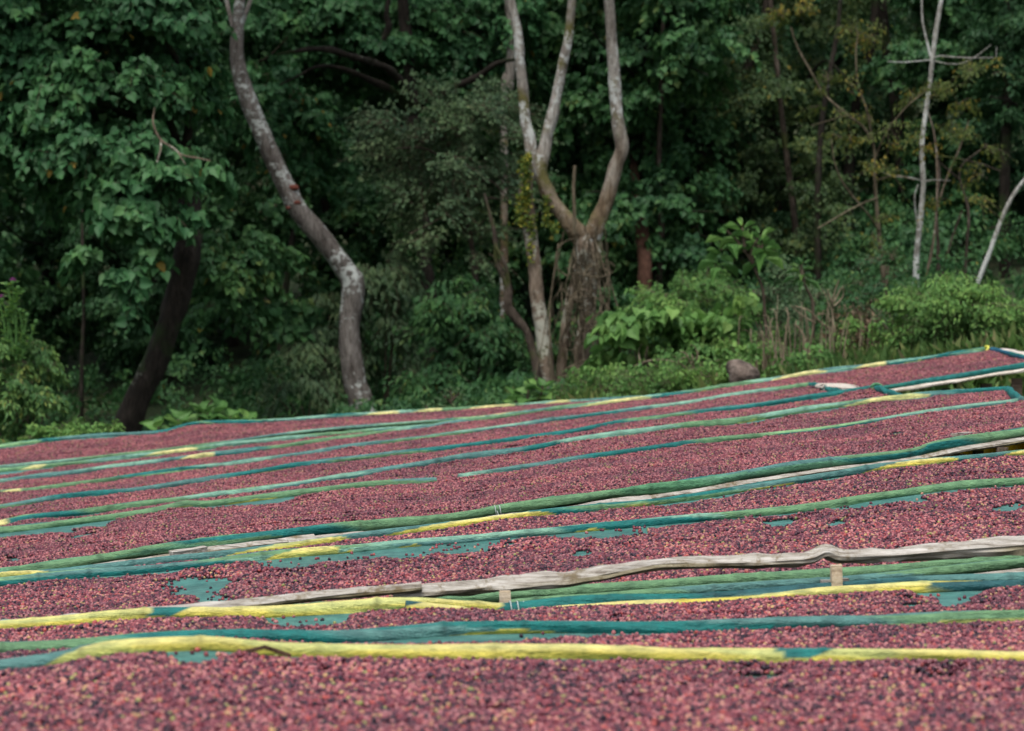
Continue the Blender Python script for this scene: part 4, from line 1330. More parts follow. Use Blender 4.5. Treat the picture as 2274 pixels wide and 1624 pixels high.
crown(t4, 'crown', [(640, 60, 51.5, 120, 90, 1.2, 190), (760, 50, 51.5, 130, 60, 1.2, 190), (900, 60, 51.5, 130, 80, 1.2, 210), (1030, 60, 51.5, 110, 80, 1.2, 180), (680, 180, 51.5, 90, 60, 1, 90), (1000, 130, 51.5, 90, 50, .9, 90), (840, 110, 50.5, 90, 40, .8, 70),
                    (600, 250, 50, 70, 90, 1, 90), (660, 300, 50.5, 80, 60, .9, 90), (1120, 60, 51, 60, 90, .9, 90), (820, -260, 51, 320, 90, 3, 160), (700, 370, 51, 50, 50, .8, 40)], rng, 'heart', .135, .42, 10, [M['leaf_big'], TW], dens=1.6)

# --- fine leaved understorey tree in front of the dark one
t5 = tree_empty(1020, 45, "fine leaved grey-green small tree with long drooping twigs left of the forked tree", name="understorey_tree")
trunk(t5, [(1062, 900, 45, 16), (1058, 700, 45, 13), (1050, 560, 45, 12), (1020, 430, 45, 10), (990, 330, 45, 8), (960, 260, 45, 5)], M['bark_brown'], 10, .15, 51,
      extra=[[(1040, 520, 45, 7), (1000, 480, 44.6, 6), (950, 500, 44.3, 4), (910, 520, 44, 3)], [(1025, 440, 45, 7), (1080, 400, 44.6, 5), (1120, 430, 44.4, 4)], [(1000, 360, 45, 6), (940, 330, 44.5, 5), (880, 330, 44.3, 3)], [(1040, 470, 45, 6), (1090, 440, 44.6, 5), (1150, 460, 44.4, 3)]])
rng = np.random.default_rng(13)
crown(t5, 'crown', [(1010, 250, 45, 110, 40, 1.0, 130), (920, 290, 45, 70, 45, .8, 90), (1060, 320, 45, 110, 60, 1, 170), (960, 380, 45, 110, 60, 1, 170), (1080, 430, 45, 80, 60, .8, 110), (960, 470, 45, 90, 50, .9, 110), (880, 360, 45, 40, 60, .6, 40), (1020, 540, 45, 90, 50, .8, 70)], rng, 'oval', .075, .6, 18, [M['leaf_grey'], TW], droop=.3, dens=.95, spread=.16, tw=.009)

# --- silver drooping shrubs by the curved trunk
def shrub(name, x, D, label, blobs, seed, shape, lsize, length, nleaf, m, cat="shrub", group=None, stems=5, **kw):
    e = tree_empty(x, D, label, cat, group, name)
    rng = np.random.default_rng(seed)
    crown(e, 'foliage', blobs, rng, shape, lsize, length, nleaf, [M[m], TW], **kw)
    mb = MB()
    for i in range(stems):
        b = blobs[rng.integers(0, len(blobs))]
        p1 = P(b[0] + rng.normal(0, b[3] * .3), b[1], b[2])
        p0 = np.array([e.location[0] + rng.normal(0, .15), e.location[1] + rng.normal(0, .1), e.location[2] - .1])
        add_tube(mb, [p0, (p0 + p1) / 2 + rng.normal(0, .06, 3), p1], [.02, .015, .008], 6, 0, i, .1)
    mb.build('stem', M['twig'], e, True)
    return e


shrub('drooping_shrub', 835, 45.5, "silvery drooping shrub just right of the curved trunk", [(840, 590, 45.5, 50, 40, .6, 60), (860, 660, 45.5, 55, 50, .6, 80), (830, 740, 45.5, 50, 60, .6, 60), (850, 830, 45.5, 60, 60, .6, 60)], 61, 'lance', .16, .5, 12, 'leaf_grey', droop=.8)
shrub('drooping_shrub', 690, 44.5, "dim silvery drooping shrub at the left foot of the curved trunk", [(700, 800, 45, 60, 60, .6, 70), (660, 880, 44.5, 70, 50, .6, 60), (735, 700, 46, 35, 60, .5, 30)], 62, 'lance', .15, .5, 12, 'leaf_grey', droop=.8)
shrub('shade_shrub', 1020, 44, "dark feathery shrub left of the forked tree's base", [(1000, 680, 44, 65, 40, .7, 80), (1050, 740, 44, 70, 50, .7, 100), (980, 760, 44, 60, 50, .6, 60), (1080, 820, 44, 70, 50, .7, 80), (1000, 850, 44, 80, 50, .7, 70)], 63, 'lance', .15, .45, 13, 'leaf_mid', droop=.45)

# --- background forest: many crowns in rows up the slope
rng = np.random.default_rng(101)
kinds = [('heart', .13, 'leaf_mid'), ('oval', .1, 'leaf_dark'), ('oval', .11, 'leaf_mid'), ('heart', .13, 'leaf_mid'), ('oval', .09, 'leaf_olive')]
side_words = ["leftmost", "left", "mid-left", "centre-left", "central", "centre-right", "mid-right", "right", "far right"]
spec = [
    # x, D, kind, label
    (-140, 52, 0, "broad dim tree behind the left leafy tree at the photo's edge"),
    (120, 55, 3, "dark shaded tree behind the hanging boughs on the far left"),
    (330, 53, 1, "deeply shaded tree behind the leaning mossy trunk"),
    (520, 56, 2, "mid green tree seen between the mossy trunk and the curved trunk"),
    (740, 57, 3, "dark tree behind the black hollow under the arching boughs"),
    (900, 60, 1, "very dark small leaved tree behind the arching boughs"),
    (1120, 56, 3, "shaded tree behind the left stem of the forked tree"),
    (1300, 54, 0, "tree filling the gap between the pale stems of the forked tree"),
    (1440, 52, 0, "large leaved tree just right of the forked tree's tallest stem"),
    (1590, 56, 1, "dark small leaved tree behind the broadleaf sapling"),
    (1720, 54, 4, "olive fine leaved tree left of the yellow leaved saplings"),
    (1870, 58, 1, "dim fine leaved tree behind the yellow leaved saplings"),
    (2010, 62, 4, "olive toned tree far behind the white sapling"),
    (2160, 55, 3, "large leaved dark tree right of the white sapling's fork"),
    (2330, 53, 1, "dark tree at the photo's right edge"),
    (2550, 56, 2, "shaded tree beyond the right edge"),
]
for i, (x, D, k, lab) in enumerate(spec):
    shape, ls, mm_ = kinds[k]
    e = tree_empty(x, D, lab, "tree", g_bg, "forest_tree")
    top = -330
    wv = rng.uniform(16, 26)
    gz = CY - (float(e.location[2]) - CAMZ) * FX / D
    trunk(e, [(x, gz + 10, D, wv * 1.3), (x + rng.normal(0, 14), gz * .7, D, wv), (x + rng.normal(0, 25), gz * .35, D, wv * .9), (x + rng.normal(0, 40), 0, D, wv * .7), (x + rng.normal(0, 40), top, D, wv * .5)], M['bark_dark'] if i % 3 else M['bark_brown'], 10, .2, 200 + i,
          extra=[[(x + sg * rng.uniform(0, 12), yb, D, 9), (x + sg * rng.uniform(30, 60), yb - rng.uniform(10, 50), D - .6, 7), (x + sg * rng.uniform(70, 110), yb - rng.uniform(20, 110), D - 1.5, 5), (x + sg * rng.uniform(120, 160), yb - rng.uniform(30, 150), D - 2.6, 3)]
                 for sg, yb in ((1, rng.uniform(80, 250)), (-1, rng.uniform(150, 400)), (1, rng.uniform(350, 560)), (-1, rng.uniform(500, 640)))])
    bl = []
    yy = -260
    while yy < gz - 60:
        f = (yy + 260) / 1000
        for q in range(3):
            if x < 900 and 230 < yy < 390 and 720 < x < 860: continue
            bl.append((x + rng.uniform(-125, 125), yy + rng.uniform(-40, 40), D + rng.uniform(-2.2, 2.2), rng.uniform(60, 100), rng.uniform(35, 60), rng.uniform(.7, 1.2), int(rng.uniform(34, 56))))
        yy += 62
    crown(e, 'crown', bl, rng, shape, ls, .5, 11 if shape == 'heart' else 15, [M[mm_], TW], dens=1.35, twig=False)

mass = MB()
for i in range(150):
    D = rng.uniform(64, 100); x = rng.uniform(-500, 2800); y = rng.uniform(-260, 760) if D < 80 else rng.uniform(-260, 500)
    c = P(x, y, D)
    gz = float(ground_z(c[0], c[1])); c[2] = max(c[2], gz + .5)
    o, d, tr_ = blob_points(rng, c, (2.6, 2.0, 1.5), 150)
    sprays(mass, rng, o, d, .7, 7, .26, 'rhomb', twig=False, rbias=(tr_ - .5) * .3)
tag(mass.build("far_wood", [M['leaf_dark'], TW]), "dark mass of far forest foliage on the slope behind the trees", "forest", kind="stuff")

# under-storey low growth on the slope
mass = MB()
for i in range(170):
    D = rng.uniform(43, 60); x = rng.uniform(-350, 2650)
    X = (x - CX) * D / FX
    c = np.array([X, D, float(ground_z(X, D)) + rng.uniform(.2, 1.0)])
    o, d, tr_ = blob_points(rng, c, (1.0, .8, .8), 55)
    sprays(mass, rng, o, d, .45, 9, .12 if i % 2 else .09, 'oval' if i % 3 else 'lance', twig=False, rbias=(tr_ - .5) * .3)
for i in range(90):
    D = rng.uniform(35, 43); x = rng.uniform(-350, 1300)
    X = (x - CX) * D / FX
    c = np.array([X, D, float(ground_z(X, D)) + rng.uniform(.1, .5)])
    o, d, tr_ = blob_points(rng, c, (.7, .6, .4), 34)
    sprays(mass, rng, o, d, .35, 9, .09, 'oval' if i % 3 else 'lance', twig=False, rbias=(tr_ - .5) * .3)
tag(mass.build("undergrowth", [M['leaf_mid'], TW]), "dim leafy undergrowth covering the forest floor behind the beds", "undergrowth", kind="stuff")

# --- slimmer trunks on the right
def bare(name, pts, m, label, cat="tree", group=None, extra=(), ns=10, rough=.12, seed=0, step=.06):
    x, y, D, _ = pts[0]
    e = tree_empty(x, D, label, cat, group, name)
    trunk(e, pts, m, ns, rough, seed, extra=extra, step=step)
    return e


e = bare('white_sapling', [(2030, 700, 46, 15.8), (2033, 620, 46, 15.0), (2035, 560, 46, 13.2), (2045, 470, 46, 12.3), (2049, 400, 46, 11.9), (2046, 330, 46, 11.4), (2052, 270, 46, 10.6), (2062, 200, 46, 9.7), (2069, 140, 46, 10.6), (2076, 80, 46, 10.6), (2084, 30, 46, 9.7), (2096, -40, 46, 7.9), (2110, -160, 46, 6.2)], M['bark_white'],
         "slender white barked sapling forking high above the round bush on the right",
         extra=[[(2069, 140, 46, 6.2), (2058, 95, 46, 5.6), (2048, 50, 46, 5.0), (2046, 0, 46, 4.3), (2044, -80, 46, 3.1)],
                [(2069, 133, 46, 4.3), (2085, 125, 45.8, 3.7), (2110, 127, 45.6, 3.1), (2150, 129, 45.4, 3.1), (2205, 129, 45.2, 1.9)],
                [(2072, 135, 46, 3.7), (2100, 142, 46, 2.5), (2130, 142, 46, 2.5), (2160, 130, 46, 1.9), (2200, 100, 46, 1.2)],
                [(2066, 134, 46, 3.1), (2040, 136, 45.8, 2.5), (2005, 139, 45.6, 2.5), (1970, 137, 45.4, 1.6)],
                [(2211, 129, 45.2, 1.6), (2212, 105, 45.2, 1.2)],
                [(2046, 402, 46, 3.7), (2020, 395, 45.7, 2.5), (1985, 392, 45.5, 2.5), (1950, 380, 45.3, 1.6)],
                [(2052, 403, 46, 3.1), (2080, 400, 45.8, 2.5), (2110, 402, 45.6, 1.2)],
                [(2036, 500, 46, 4.3), (2030, 440, 45.9, 3.1), (2038, 410, 45.9, 2.5)]], seed=301, ns=12)
bare('slim_sapling', [(2046, 720, 46.4, 8), (2055, 620, 46.4, 7), (2068, 560, 46.4, 6), (2078, 480, 46.4, 4), (2080, 380, 46.5, 4), (2074, 300, 46.6, 3), (2060, 250, 46.6, 4)], M['bark_mid'], "thin blotchy sapling leaning right beside the white sapling's foot", group="thin saplings", seed=302,
     extra=[[(2078, 470, 46.4, 5), (2100, 400, 46.3, 4), (2130, 330, 46.2, 4), (2150, 270, 46, 3)]])
bare('slim_sapling', [(2090, 730, 47, 10), (2083, 600, 47, 9), (2082, 540, 47, 8), (2078, 470, 47, 7), (2085, 380, 47, 6), (2070, 280, 47, 4)], M['bark_brown'], "thin grey-brown sapling third from the right edge above the round bush", group="thin saplings", seed=303)
bare('leaning_sapling', [(2160, 690, 45, 12), (2168, 635, 45, 11), (2195, 565, 45, 10), (2218, 500, 45, 9.5), (2245, 440, 45, 9), (2270, 405, 45, 8), (2310, 350, 45, 7), (2360, 270, 45, 6)], M['bark_white'], "pale sapling leaning right out of the photo's right edge", seed=304)
bare('slim_sapling', [(2140, 700, 46.5, 8), (2145, 560, 46.5, 7), (2150, 470, 46.5, 6), (2130, 380, 46.5, 4), (2180, 330, 46.4, 3)], M['bark_brown'], "thinnest twiggy sapling just left of the leaning one", group="thin saplings", seed=305,
     extra=[[(2090, 620, 46.5, 6), (2110, 540, 46.5, 5), (2135, 470, 46.5, 4)], [(2130, 400, 46.5, 4), (2080, 350, 46.2, 3), (2160, 360, 46, 3), (2220, 380, 46, 2.5)]])

e = bare('yellowing_sapling', [(1985, 760, 44.5, 13), (1965, 640, 44.5, 12), (1955, 560, 44.5, 10), (1948, 480, 44.5, 9), (1942, 400, 44.5, 8), (1940, 330, 44.5, 7), (1918, 285, 44.5, 6), (1880, 255, 44.5, 6), (1830, 210, 44.5, 5), (1800, 160, 44.5, 5), (1770, 105, 44.5, 4), (1755, 60, 44.5, 3)], M['liana'],
         "spindly sapling with sparse yellow leaves leaning left of the white sapling",
         extra=[[(1940, 335, 44.5, 5), (1925, 250, 44.3, 5), (1905, 190, 44.2, 4), (1900, 120, 44.2, 3), (1905, 70, 44.2, 2)],
                [(1948, 440, 44.5, 5), (1920, 450, 44.2, 4), (1880, 470, 44, 4), (1815, 508, 43.8, 3)],
                [(1940, 360, 44.5, 4), (1965, 300, 44.3, 4), (2010, 240, 44.2, 3), (2060, 200, 44.1, 2.5)],
                [(1955, 520, 44.5, 5), (1930, 480, 44.3, 4), (1880, 420, 44.1, 4), (1855, 370, 44, 3), (1845, 310, 44, 2)],
                [(1880, 255, 44.5, 3), (1850, 265, 44.4, 2), (1800, 280, 44.3, 2)],
                [(1948, 400, 44.5, 3), (1990, 390, 44.3, 3), (2030, 400, 44.2, 2)]], seed=306, ns=8)
rng = np.random.default_rng(31)
crown(e, 'foliage', [(1762, 45, 44.3, 42, 36, .5, 32), (1905, 85, 44.2, 42, 36, .5, 30), (1850, 190, 44.3, 34, 26, .4, 14), (1835, 235, 44.3, 44, 26, .4, 14), (1955, 285, 44.3, 24, 24, .3, 12), (1960, 320, 44.3, 24, 30, .3, 10), (2050, 225, 44.2, 34, 24, .3, 12), (1960, 390, 44.3, 50, 36, .4, 16), (1890, 330, 44.3, 40, 40, .4, 10), (1935, 500, 44.3, 40, 30, .4, 10), (2110, 240, 44.6, 70, 40, .5, 24), (2140, 330, 44.6, 90, 50, .6, 34), (2020, 330, 44.4, 40, 40, .5, 12), (2120, 450, 44.6, 60, 40, .5, 14), (2200, 180, 44.6, 60, 50, .5, 20)],
      rng, 'slim', .085, .35, 10, [M['leaf_yellow'], TW], droop=.45, dens=1.2)

bare('red_trunk_tree', [(1424, 780, 50, 46), (1426, 700, 50, 38), (1432, 600, 50, 32), (1424, 500, 50.5, 30), (1414, 440, 51, 24), (1404, 300, 54, 20), (1390, 100, 56, 16), (1380, -150, 56, 12)], M['bark_red'], "straight reddish trunk right of the vine-tangled base", seed=311)
bare('shaded_trunk', [(1470, 780, 51, 20), (1462, 640, 51, 16), (1468, 500, 51, 14), (1462, 380, 51, 12), (1468, 200, 51, 11), (1470, 100, 51, 9), (1480, -100, 51, 8)], M['bark_brown'], "thin grey stem beside the reddish trunk", group="slim shaded trunks", seed=312)
bare('shaded_trunk', [(1560, 760, 53, 24), (1550, 600, 53, 20), (1545, 420, 53, 17), (1590, 250, 53, 16), (1640, 190, 53, 20), (1675, 110, 53, 18), (1700, 20, 53, 15), (1710, -100, 53, 12)], M['bark_brown'], "mottled trunk leaning right in the upper right of the forest", group="slim shaded trunks", seed=313)
bare('shaded_trunk', [(1775, 760, 52, 22), (1772, 640, 52, 18), (1765, 500, 52, 15), (1748, 360, 52, 14), (1735, 250, 52, 12), (1720, 100, 52, 11), (1700, -100, 52, 9)], M['bark_brown'], "thin curved brown stem left of the yellow leaved sapling", group="slim shaded trunks", seed=314)
bare('shaded_trunk', [(1812, 760, 51, 20), (1816, 600, 51, 17), (1815, 450, 51, 15), (1822, 300, 51, 14), (1835, 200, 51, 12), (1860, 60, 51, 10), (1870, -80, 51, 8)], M['bark_dark'], "dark brown upright stem beneath the yellow leaf tufts", group="slim shaded trunks", seed=315)
bare('dark_tree', [(1882, 760, 54, 30), (1882, 500, 54, 26), (1885, 380, 54, 24), (1892, 290, 54, 22), (1905, 210, 54, 21), (1925, 140, 54, 20), (1940, 70, 54, 22), (1945, -60, 54, 18)], M['bark_dark'], "dark trunk with a pale edge bending right near the blue-green gap", seed=316,
     extra=[[(1898, 250, 53.8, 12), (1896, 200, 53.8, 11), (1895, 160, 53.8, 8)]])
bare('dark_tree', [(2018, 760, 55, 32), (2010, 500, 55, 28), (1998, 350, 55, 26), (1990, 240, 55, 30), (1975, 150, 55, 26), (1962, 60, 55, 24), (1950, -80, 55, 20)], M['bark_dark'], "black knotted trunk directly behind the white sapling", seed=317)
bare('shaded_trunk', [(2236, 760, 52, 30), (2230, 500, 52, 26), (2232, 300, 52, 22), (2238, 120, 52, 20), (2240, -100, 52, 16)], M['bark_dark'], "dark trunk close to the right edge of the photo", group="slim shaded trunks", seed=318)
bare('shaded_trunk', [(180, 960, 50, 12), (182, 800, 50, 9), (186, 700, 50, 8), (184, 600, 50, 7), (180, 400, 51, 6), (170, 100, 52, 5)], M['bark_dark'], "thin pale stem in the dark left of the mossy trunk", group="slim shaded trunks", seed=319)
bare('shaded_trunk', [(620, 920, 52, 18), (622, 760, 52, 14), (640, 600, 52, 14), (660, 420, 52, 12), (650, 200, 52, 10)], M['bark_dark'], "thin dark stem left of the curved trunk", group="slim shaded trunks", seed=320)
bare('shaded_trunk', [(1120, 220, 50, 16), (1128, 200, 50, 22), (1136, 120, 50, 22), (1136, 60, 50, 20), (1120, -40, 50, 20), (1090, -160, 50, 14)], M['bark_pale'], "blurred pale trunk just left of the forked tree's left stem", group="slim shaded trunks", seed=321)

# --- bright growth in front of the forest, right
shrub('round_shrub', 1520, 37, "bright rounded shrub behind the heart leaved bush on the right slope", [(1500, 660, 37, 60, 36, .6, 110), (1560, 650, 37, 50, 36, .5, 70), (1470, 690, 37, 40, 30, .5, 40), (1600, 700, 37, 50, 34, .5, 60), (1540, 720, 37, 80, 40, .6, 80)], 71, 'lance', .085, .32, 14, 'leaf_bright', droop=.25)
shrub('heart_leaf_bush', 1430, 36, "bush of large glossy heart-shaped leaves right of the vine-tangled base", [(1440, 735, 36, 70, 30, .5, 40), (1380, 760, 36, 40, 30, .4, 20), (1490, 750, 36, 40, 34, .4, 20), (1420, 770, 35.8, 50, 24, .4, 16)], 72, 'heart', .17, .34, 7, 'leaf_bright', droop=.4)
shrub('heart_leaf_bush', 1640, 36, "pale large leaved bush below the broadleaf sapling", [(1640, 700, 36, 34, 24, .4, 12), (1600, 760, 36, 60, 30, .4, 26), (1530, 790, 36, 50, 30, .4, 20)], 73, 'heart', .13, .34, 7, 'leaf_bright', droop=.4)
shrub('fine_leaf_bush', 2100, 34, "wide round fine leaved bush above the yellow tied corner", [(2080, 680, 34, 84, 46, .7, 200), (2150, 685, 34, 84, 46, .7, 190), (2030, 700, 34, 50, 40, .5, 80), (2100, 740, 34, 110, 40, .7, 150), (2200, 730, 34, 50, 34, .5, 70), (2170, 650, 34, 30, 30, .4, 30)], 74, 'slim', .075, .3, 15, 'leaf_bright', droop=.35)
shrub('seeding_bush', 1740, 37, "bush with pale brownish seed heads left of the dead twigs", [(1740, 640, 37, 60, 30, .5, 46), (1690, 660, 37, 40, 30, .4, 26), (1780, 660, 37, 40, 30, .4, 26), (1720, 710, 37, 90, 30, .5, 60)], 75, 'slim', .08, .3, 12, 'leaf_grey', droop=.1)
shrub('small_bush', 1960, 38, "small pale green bush left of the round fine leaved bush", [(1975, 590, 38, 45, 26, .4, 36), (1950, 640, 38, 50, 36, .5, 40), (1900, 700, 37.5, 50, 36, .5, 40)], 76, 'slim', .08, .3, 12, 'leaf_mid', droop=.3)

# broadleaf sapling with big drooping leaves
def rosette_plant(name, label, stems, D, lsize, m, seed, nl=11, cat="plant", stem_m='twig', shape='oval', droop=.35):
    x0 = stems[0][0][0]
    e = tree_empty(x0, D, label, cat, None, name)
    rng = np.random.default_rng(seed)
    mb = MB(); lf = MB()
    for st in stems:
        pts = [P(a, b, D) for a, b in st]
        if st is stems[0]:
            g = pts[0].copy(); g[2] = float(e.location[2]) - .1
            if g[2] < pts[0][2]: pts = [g] + pts
        add_tube(mb, pts, np.linspace(.028, .012, len(pts)), 7, 0, seed, .1)
        top = pts[-1]
        n = nl
        az = np.arange(n) * 2.4 + rng.random() * 6
        el = np.linspace(-.35, 1.0, n)
        d = np.stack([np.cos(az) * np.cos(el), np.sin(az) * np.cos(el), np.sin(el)], 1)
        pos = top + d * .03 - np.array([0, 0, 1.0]) * (np.linspace(.22, 0, n))[:, None]
        sz = lsize * np.linspace(1.15, .5, n) * rng.uniform(.85, 1.15, n)
        leaves(lf, pos, d, np.array([0, 0, 1.0]) + .5 * d + rng.normal(0, .1, (n, 3)) + (0, -.3, 0), sz, shape, rng.random(n) * .8, fold=.3, curl=droop)
    mb.build('stem', M[stem_m], e, True)
    lf.build('foliage', M[m], e)
    return e


rosette_plant('broadleaf_sapling', "broadleaf sapling with large drooping leaves in two tufts above the bushes", [[(1705, 850), (1702, 760), (1698, 700), (1692, 640), (1672, 590), (1655, 560), (1632, 530), (1612, 512)], [(1672, 590), (1668, 560), (1680, 535), (1688, 522)], [(1655, 560), (1640, 545), (1622, 552), (1598, 556)], [(1680, 545), (1690, 552), (1694, 540)], [(1655, 560), (1650, 530), (1648, 505)]], 35, .3, 'leaf_bright', 81, nl=8, shape='broad', droop=.45)
rosette_plant('thin_stemmed_plant', "thin bent stem topped by a pale leaf tuft beside the broadleaf sapling", [[(1805, 700), (1800, 660), (1785, 630), (1778, 600), (1782, 582)], [(1785, 630), (1780, 600), (1776, 586)]], 36, .2, 'leaf_lime', 82, nl=11, shape='lance')
rosette_plant('large_leaf_plant', "low plant of huge round leaves at the foot of the forked tree", [[(1170, 900), (1172, 875), (1175, 856)], [(1190, 900), (1200, 880), (1205, 860)], [(1150, 900), (1140, 880)]], 36, .28, 'leaf_bright', 83, nl=7, shape='heart', droop=.2)
rosette_plant('large_leaf_plant', "low plant of broad pale leaves right of the mossy trunk", [[(430, 970), (440, 940), (447, 912)], [(460, 970), (480, 940), (486, 905)], [(400, 970), (395, 932)], [(360, 980), (350, 945)], [(545, 960), (550, 932)], [(500, 955), (512, 926)], [(440, 950), (462, 918)]], 36, .34, 'leaf_bright', 84, nl=7, shape='heart', droop=.25)
rosette_plant('large_leaf_plant', "small grey leaved plant between the curved trunk and the forked tree", [[(1005, 915), (1003, 890), (1000, 868)], [(1003, 890), (1020, 872)], [(1003, 895), (985, 880)], [(950, 915), (945, 900)]], 37, .16, 'leaf_grey', 85, nl=12, shape='lance')

# left foreground growth
shrub('bright_bush', 55, 34.5, "bright yellow-topped feathery bush at the left edge", [(40, 790, 34.5, 62, 30, .6, 90), (80, 830, 34.5, 34, 44, .5, 60), (20, 850, 34.5, 60, 60, .6, 90), (65, 900, 34.5, 48, 50, .6, 80), (10, 960, 34.5, 50, 40, .6, 50), (-60, 850, 34.5, 60, 90, .6, 110)], 91, 'slim', .085, .2, 15, 'leaf_lime', droop=.6, dens=1.5)
shrub('low_herb', 190, 33.5, "low bright herb patch between the feathery bush and the mossy trunk", [(150, 968, 33.5, 44, 20, .4, 40), (200, 962, 33.5, 44, 18, .4, 36), (230, 970, 33.5, 34, 16, .3, 20), (110, 975, 33.5, 40, 24, .4, 30)], 92, 'oval', .055, .15, 12, 'leaf_bright', droop=.2, dens=1.5)
e = tree_empty(40, 34, "tall thistles with purple heads above the bush at the left edge", "thistle", None, "thistle")
rng = np.random.default_rng(93)
mb = MB(); lf = MB()
for (xa, ya, xb, yb, fh) in ((36, 800, 28, 628, 1), (30, 790, 5, 665, 1), (40, 790, 60, 700, 0), (45, 800, 80, 715, 0), (28, 700, 40, 640, 0), (20, 800, -10, 640, 1), (50, 790, 44, 690, 0), (14, 790, 16, 690, 0), (30, 720, 14, 632, 0)):
    p0, p1 = P(xa, ya, 34), P(xb, yb, 34)
    add_tube(mb, [p0, (p0 + p1) / 2 + (.02, 0, .02), p1], [.018, .014, .01], 6, 0, 1, .1)
    V, F = ico(2, 1.0); mb.add(V * np.array([.03, .03, .035]) + p1, F)
    if fh:
        n = 40; d = unit(rng.normal(0, 1, (n, 3)) * (1, 1, .4) + (0, 0, 1.1))
        fl = MB()
        leaves(fl, np.repeat((p1 + (0, 0, .02))[None], n, 0), d, rng.normal(0, 1, (n, 3)), np.full(n, .05), 'slim', rng.random(n))
        fl.build('flower', M['purple'], e)
    n = 40; t = rng.random(n)[:, None]
    leaves(lf, p0 * (1 - t) + p1 * t, rng.normal(0, 1, (n, 3)) * (1, 1, .2) + (0, 0, .5), rng.normal(0, .4, (n, 3)) + (0, 0, 1), rng.uniform(.05, .12, n), 'slim', rng.random(n))
mb.build('stem', M['leaf_bright'], e, True); lf.build('foliage', M['leaf_bright'], e)

# rock
V, F = ico(4, 1.0)
c = P(1652, 834, 32)
dsp = 1 + .35 * (fnoise(V[:, 0] * 1.3 + 4, V[:, 2] * 1.3 + V[:, 1], 5, 4) - .5) + .08 * (fnoise(V[:, 0] * 6, V[:, 2] * 6 + V[:, 1] * 5, 6) - .5)
V = V * dsp[:, None] * np.array([36 * 33 / FX, .25, 36 * 33 / FX])
V[:, 0] -= np.clip(V[:, 2], 0, 1) * .35
V = V + c
mb = MB(); mb.add(V, F); tag(mb.build("rock", M['rock'], smooth=False), "brown pointed boulder behind the far bed's rail on the right", "rock")

# dead twiggy plants
def dead(name, x, D, label, spans, seed, m='liana', leaves_n=0, thin=1.0):
    e = tree_empty(x, D, label, "dead plant", None, name)
    rng = np.random.default_rng(seed)
    mb = MB()
    for s in spans:
        pts = [P(a, b, D + rng.normal(0, .05)) for a, b in s]
        r0 = (.026 if len(s) > 3 else .014) * thin * rng.uniform(.6, 1.2)
        add_tube(mb, pts, np.linspace(r0, r0 * .35, len(pts)), 6, 0, seed, .15)
    mb.build('stem', M[m], e, True)
    if leaves_n:
        lf = MB(); n = leaves_n
        s = [P(*sp[min(len(sp) - 1, int(rng.integers(1, 3)))], D) for sp in spans]
        pos = np.array([s[i] for i in rng.integers(0, len(s), n)]) + rng.normal(0, .12, (n, 3))
        leaves(lf, pos, rng.normal(0, 1, (n, 3)) + (0, 0, -.8), rng.normal(0, 1, (n, 3)), rng.uniform(.05, .12, n), 'slim', rng.random(n))
        lf.build('foliage', M['dry'], e)
    return e


rng0 = np.random.default_rng(5)
sp = [[(1855, 800), (1853, 740), (1848, 700), (1850, 660), (1862, 622)], [(1850, 700), (1830, 650), (1822, 640)], [(1850, 690), (1840, 655), (1836, 642)], [(1852, 670), (1868, 640), (1876, 645)], [(1848, 735), (1820, 715), (1795, 690), (1765, 680)], [(1810, 718), (1780, 700), (1755, 678)], [(1848, 720), (1835, 700), (1815, 695)], [(1790, 790), (1785, 750), (1770, 725), (1762, 722)], [(1850, 690), (1845, 665), (1838, 648)], [(1852, 680), (1870, 660), (1872, 635)]]
dead('dead_shrub', 1855, 35, "leafless cut shrub with pale stubby twigs in the middle of the right slope", sp, 3, leaves_n=0, m='stalk')
sp = [[(a := 1922 + rng0.normal(0, 28), 800), (a + rng0.normal(0, 5), 750), (a + rng0.normal(0, 9), 715 + rng0.normal(0, 12)), (a + rng0.normal(0, 14), 690 + rng0.normal(0, 14))] for _ in range(26)] + [[(2000, 790), (2008, 760), (2030, 757), (2048, 752)], [(1995, 740), (2020, 734), (2050, 733)]]
dead('withered_plant', 1925, 35.5, "brown withered plant clump left of the round fine leaved bush", sp, 4, leaves_n=420, thin=.5)
sp = [[(1420, 800), (1418, 780), (1424, 765)], [(1340, 870), (1400, 820), (1450, 800), (1510, 806), (1540, 830)], [(1560, 860), (1600, 830), (1620, 800)], [(1500, 830), (1470, 815), (1440, 812)]]
dead('fallen_twigs', 1440, 34.5, "dry arching twigs lying in the weeds below the heart leaved bush", sp, 6)

def upright(x, spread, y0, y1, n, lean=7):
    out = []
    for _ in range(n):
        bx = x + rng0.normal(0, spread); l = rng0.normal(0, lean); h = y1 + rng0.normal(0, 16)
        out.append([(bx, y0), (bx + l * .6, y0 + (h - y0) * .5), (bx + l * 1.6, h), (bx + l * 2.6 + rng0.normal(0, 4), h - 8)])
    return out


sp = upright(1705, 34, 860, 750, 20)
dead('dry_stems', 1705, 34, "thin pale dry stems standing in the weeds above the boulder", sp, 8, thin=.5, m='stalk')
sp = upright(1560, 44, 880, 800, 14, 14)
dead('dry_stems', 1560, 34, "short tangled dry stems left of the boulder", sp, 9, thin=.5, m='stalk')
sp = upright(1800, 60, 840, 705, 24)
dead('dry_stems', 1800, 34.5, "taller dry stems scattered around the leafless cut shrub", sp, 10, thin=.5, m='stalk')
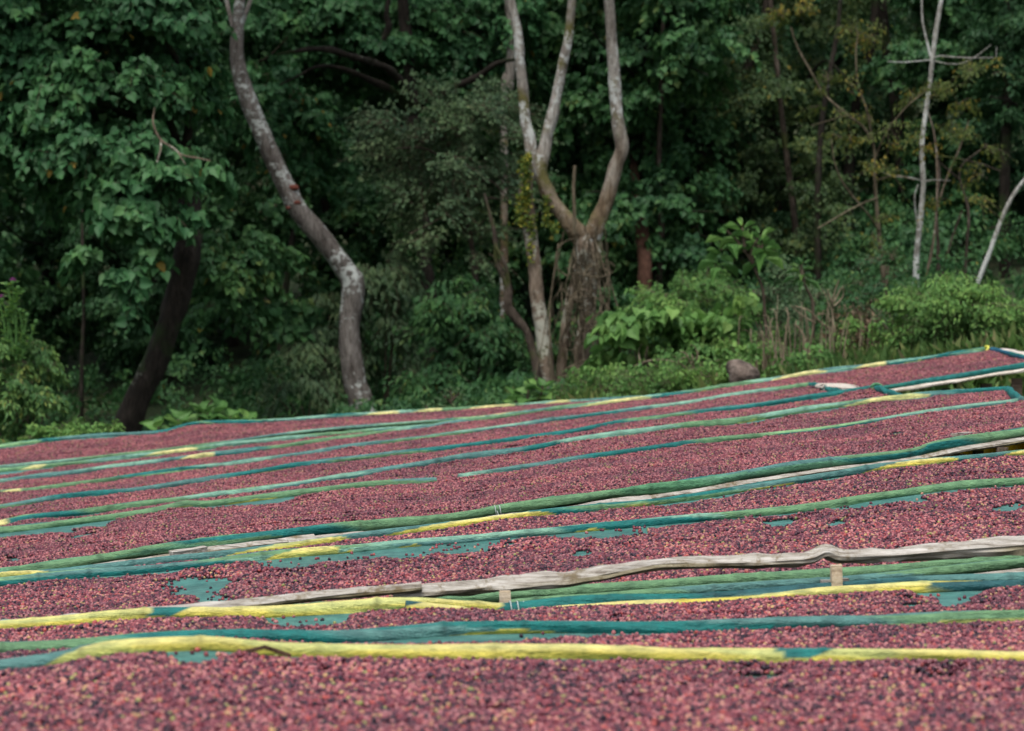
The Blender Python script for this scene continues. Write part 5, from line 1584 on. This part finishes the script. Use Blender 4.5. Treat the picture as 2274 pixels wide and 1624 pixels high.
# weeds and grass
rng = np.random.default_rng(55)
g = MB()
n = 60000
xx = rng.uniform(1290, 2480, n); D = rng.uniform(31.5, 40, n) ** 1.0
X = (xx - CX) * D / FX; Z = ground_z(X, D)
m = (D > np.interp(xx, [1290, 2300], [34, 30])) & (fnoise(X * 1.5, D * 1.5, 4) > .38)
X, D, Z = X[m], D[m], Z[m]; n = len(X)
d = unit(rng.normal(0, .45, (n, 3)) + (0, 0, 1))
leaves(g, np.stack([X, D, Z], 1), d, rng.normal(0, 1, (n, 3)) + (0, -1, .3), rng.uniform(.2, .8, n), 'blade', rng.random(n), fold=.1, curl=.3)
n = 34000
X = rng.uniform(-4, 10, n); D = rng.uniform(7, 31, n); Z = ground_z(X, D)
d = unit(rng.normal(0, .45, (n, 3)) + (0, 0, 1))
leaves(g, np.stack([X, D, Z], 1), d, rng.normal(0, 1, (n, 3)) + (0, -1, .3), rng.uniform(.12, .4, n), 'blade', rng.random(n), fold=.1, curl=.3)
tag(g.build("grass", [M['grass']]), "tall grass on the right slope and under the beds", "grass", kind="stuff")
g = MB()
for i in range(210):
    x = rng.uniform(1300, 2350); D = rng.uniform(33, 38.5)
    if x > 1960 and D < 34: continue
    X = (x - CX) * D / FX
    c = np.array([X, D, float(ground_z(X, D)) + rng.uniform(.1, .75)])
    o, dd, tr_ = blob_points(rng, c, (.36, .3, .32), 34)
    sprays(g, rng, o, dd, .22, 8, .07 if i % 2 else .05, 'oval' if i % 3 else 'slim', twig=True, tw=.004, rbias=(tr_ - .5) * .4, droop=.3)
tag(g.build("weeds", [M['leaf_bright'], TW]), "tangled bright green weeds covering the bank behind the far bed", "weeds", kind="stuff")

# yellow sheet under the front bed, right
mb = MB()
a = np.linspace(0, 1, 60); b = np.linspace(0, 1, 10)
A, B = np.meshgrid(a, b, indexing='ij')
X0 = P(2095, 1000, 16.2)[0]; X1 = P(2420, 1000, 16.6)[0]
zt = 1.26
Xs = X0 + (X1 - X0) * A
Ys = 16.3 + .3 * A + .05 * np.sin(A * 40 + B) + .06 * (fnoise(A * 9, B * 2, 3) - .5)
top = P(2150, 985, 16.3)[2] + .05 * A
hgt = .34 + .1 * (vnoise(A * 5, 0 * A, 6) - .5)
Zs = top - B * hgt
mb.add(np.stack([Xs, Ys, Zs], -1).reshape(-1, 3), grid_faces(60, 10, False))
tag(mb.build("plastic_sheet", M['tarp'], smooth=True), "crumpled yellow plastic sheet hanging behind the posts under the bed, right edge", "plastic sheet")
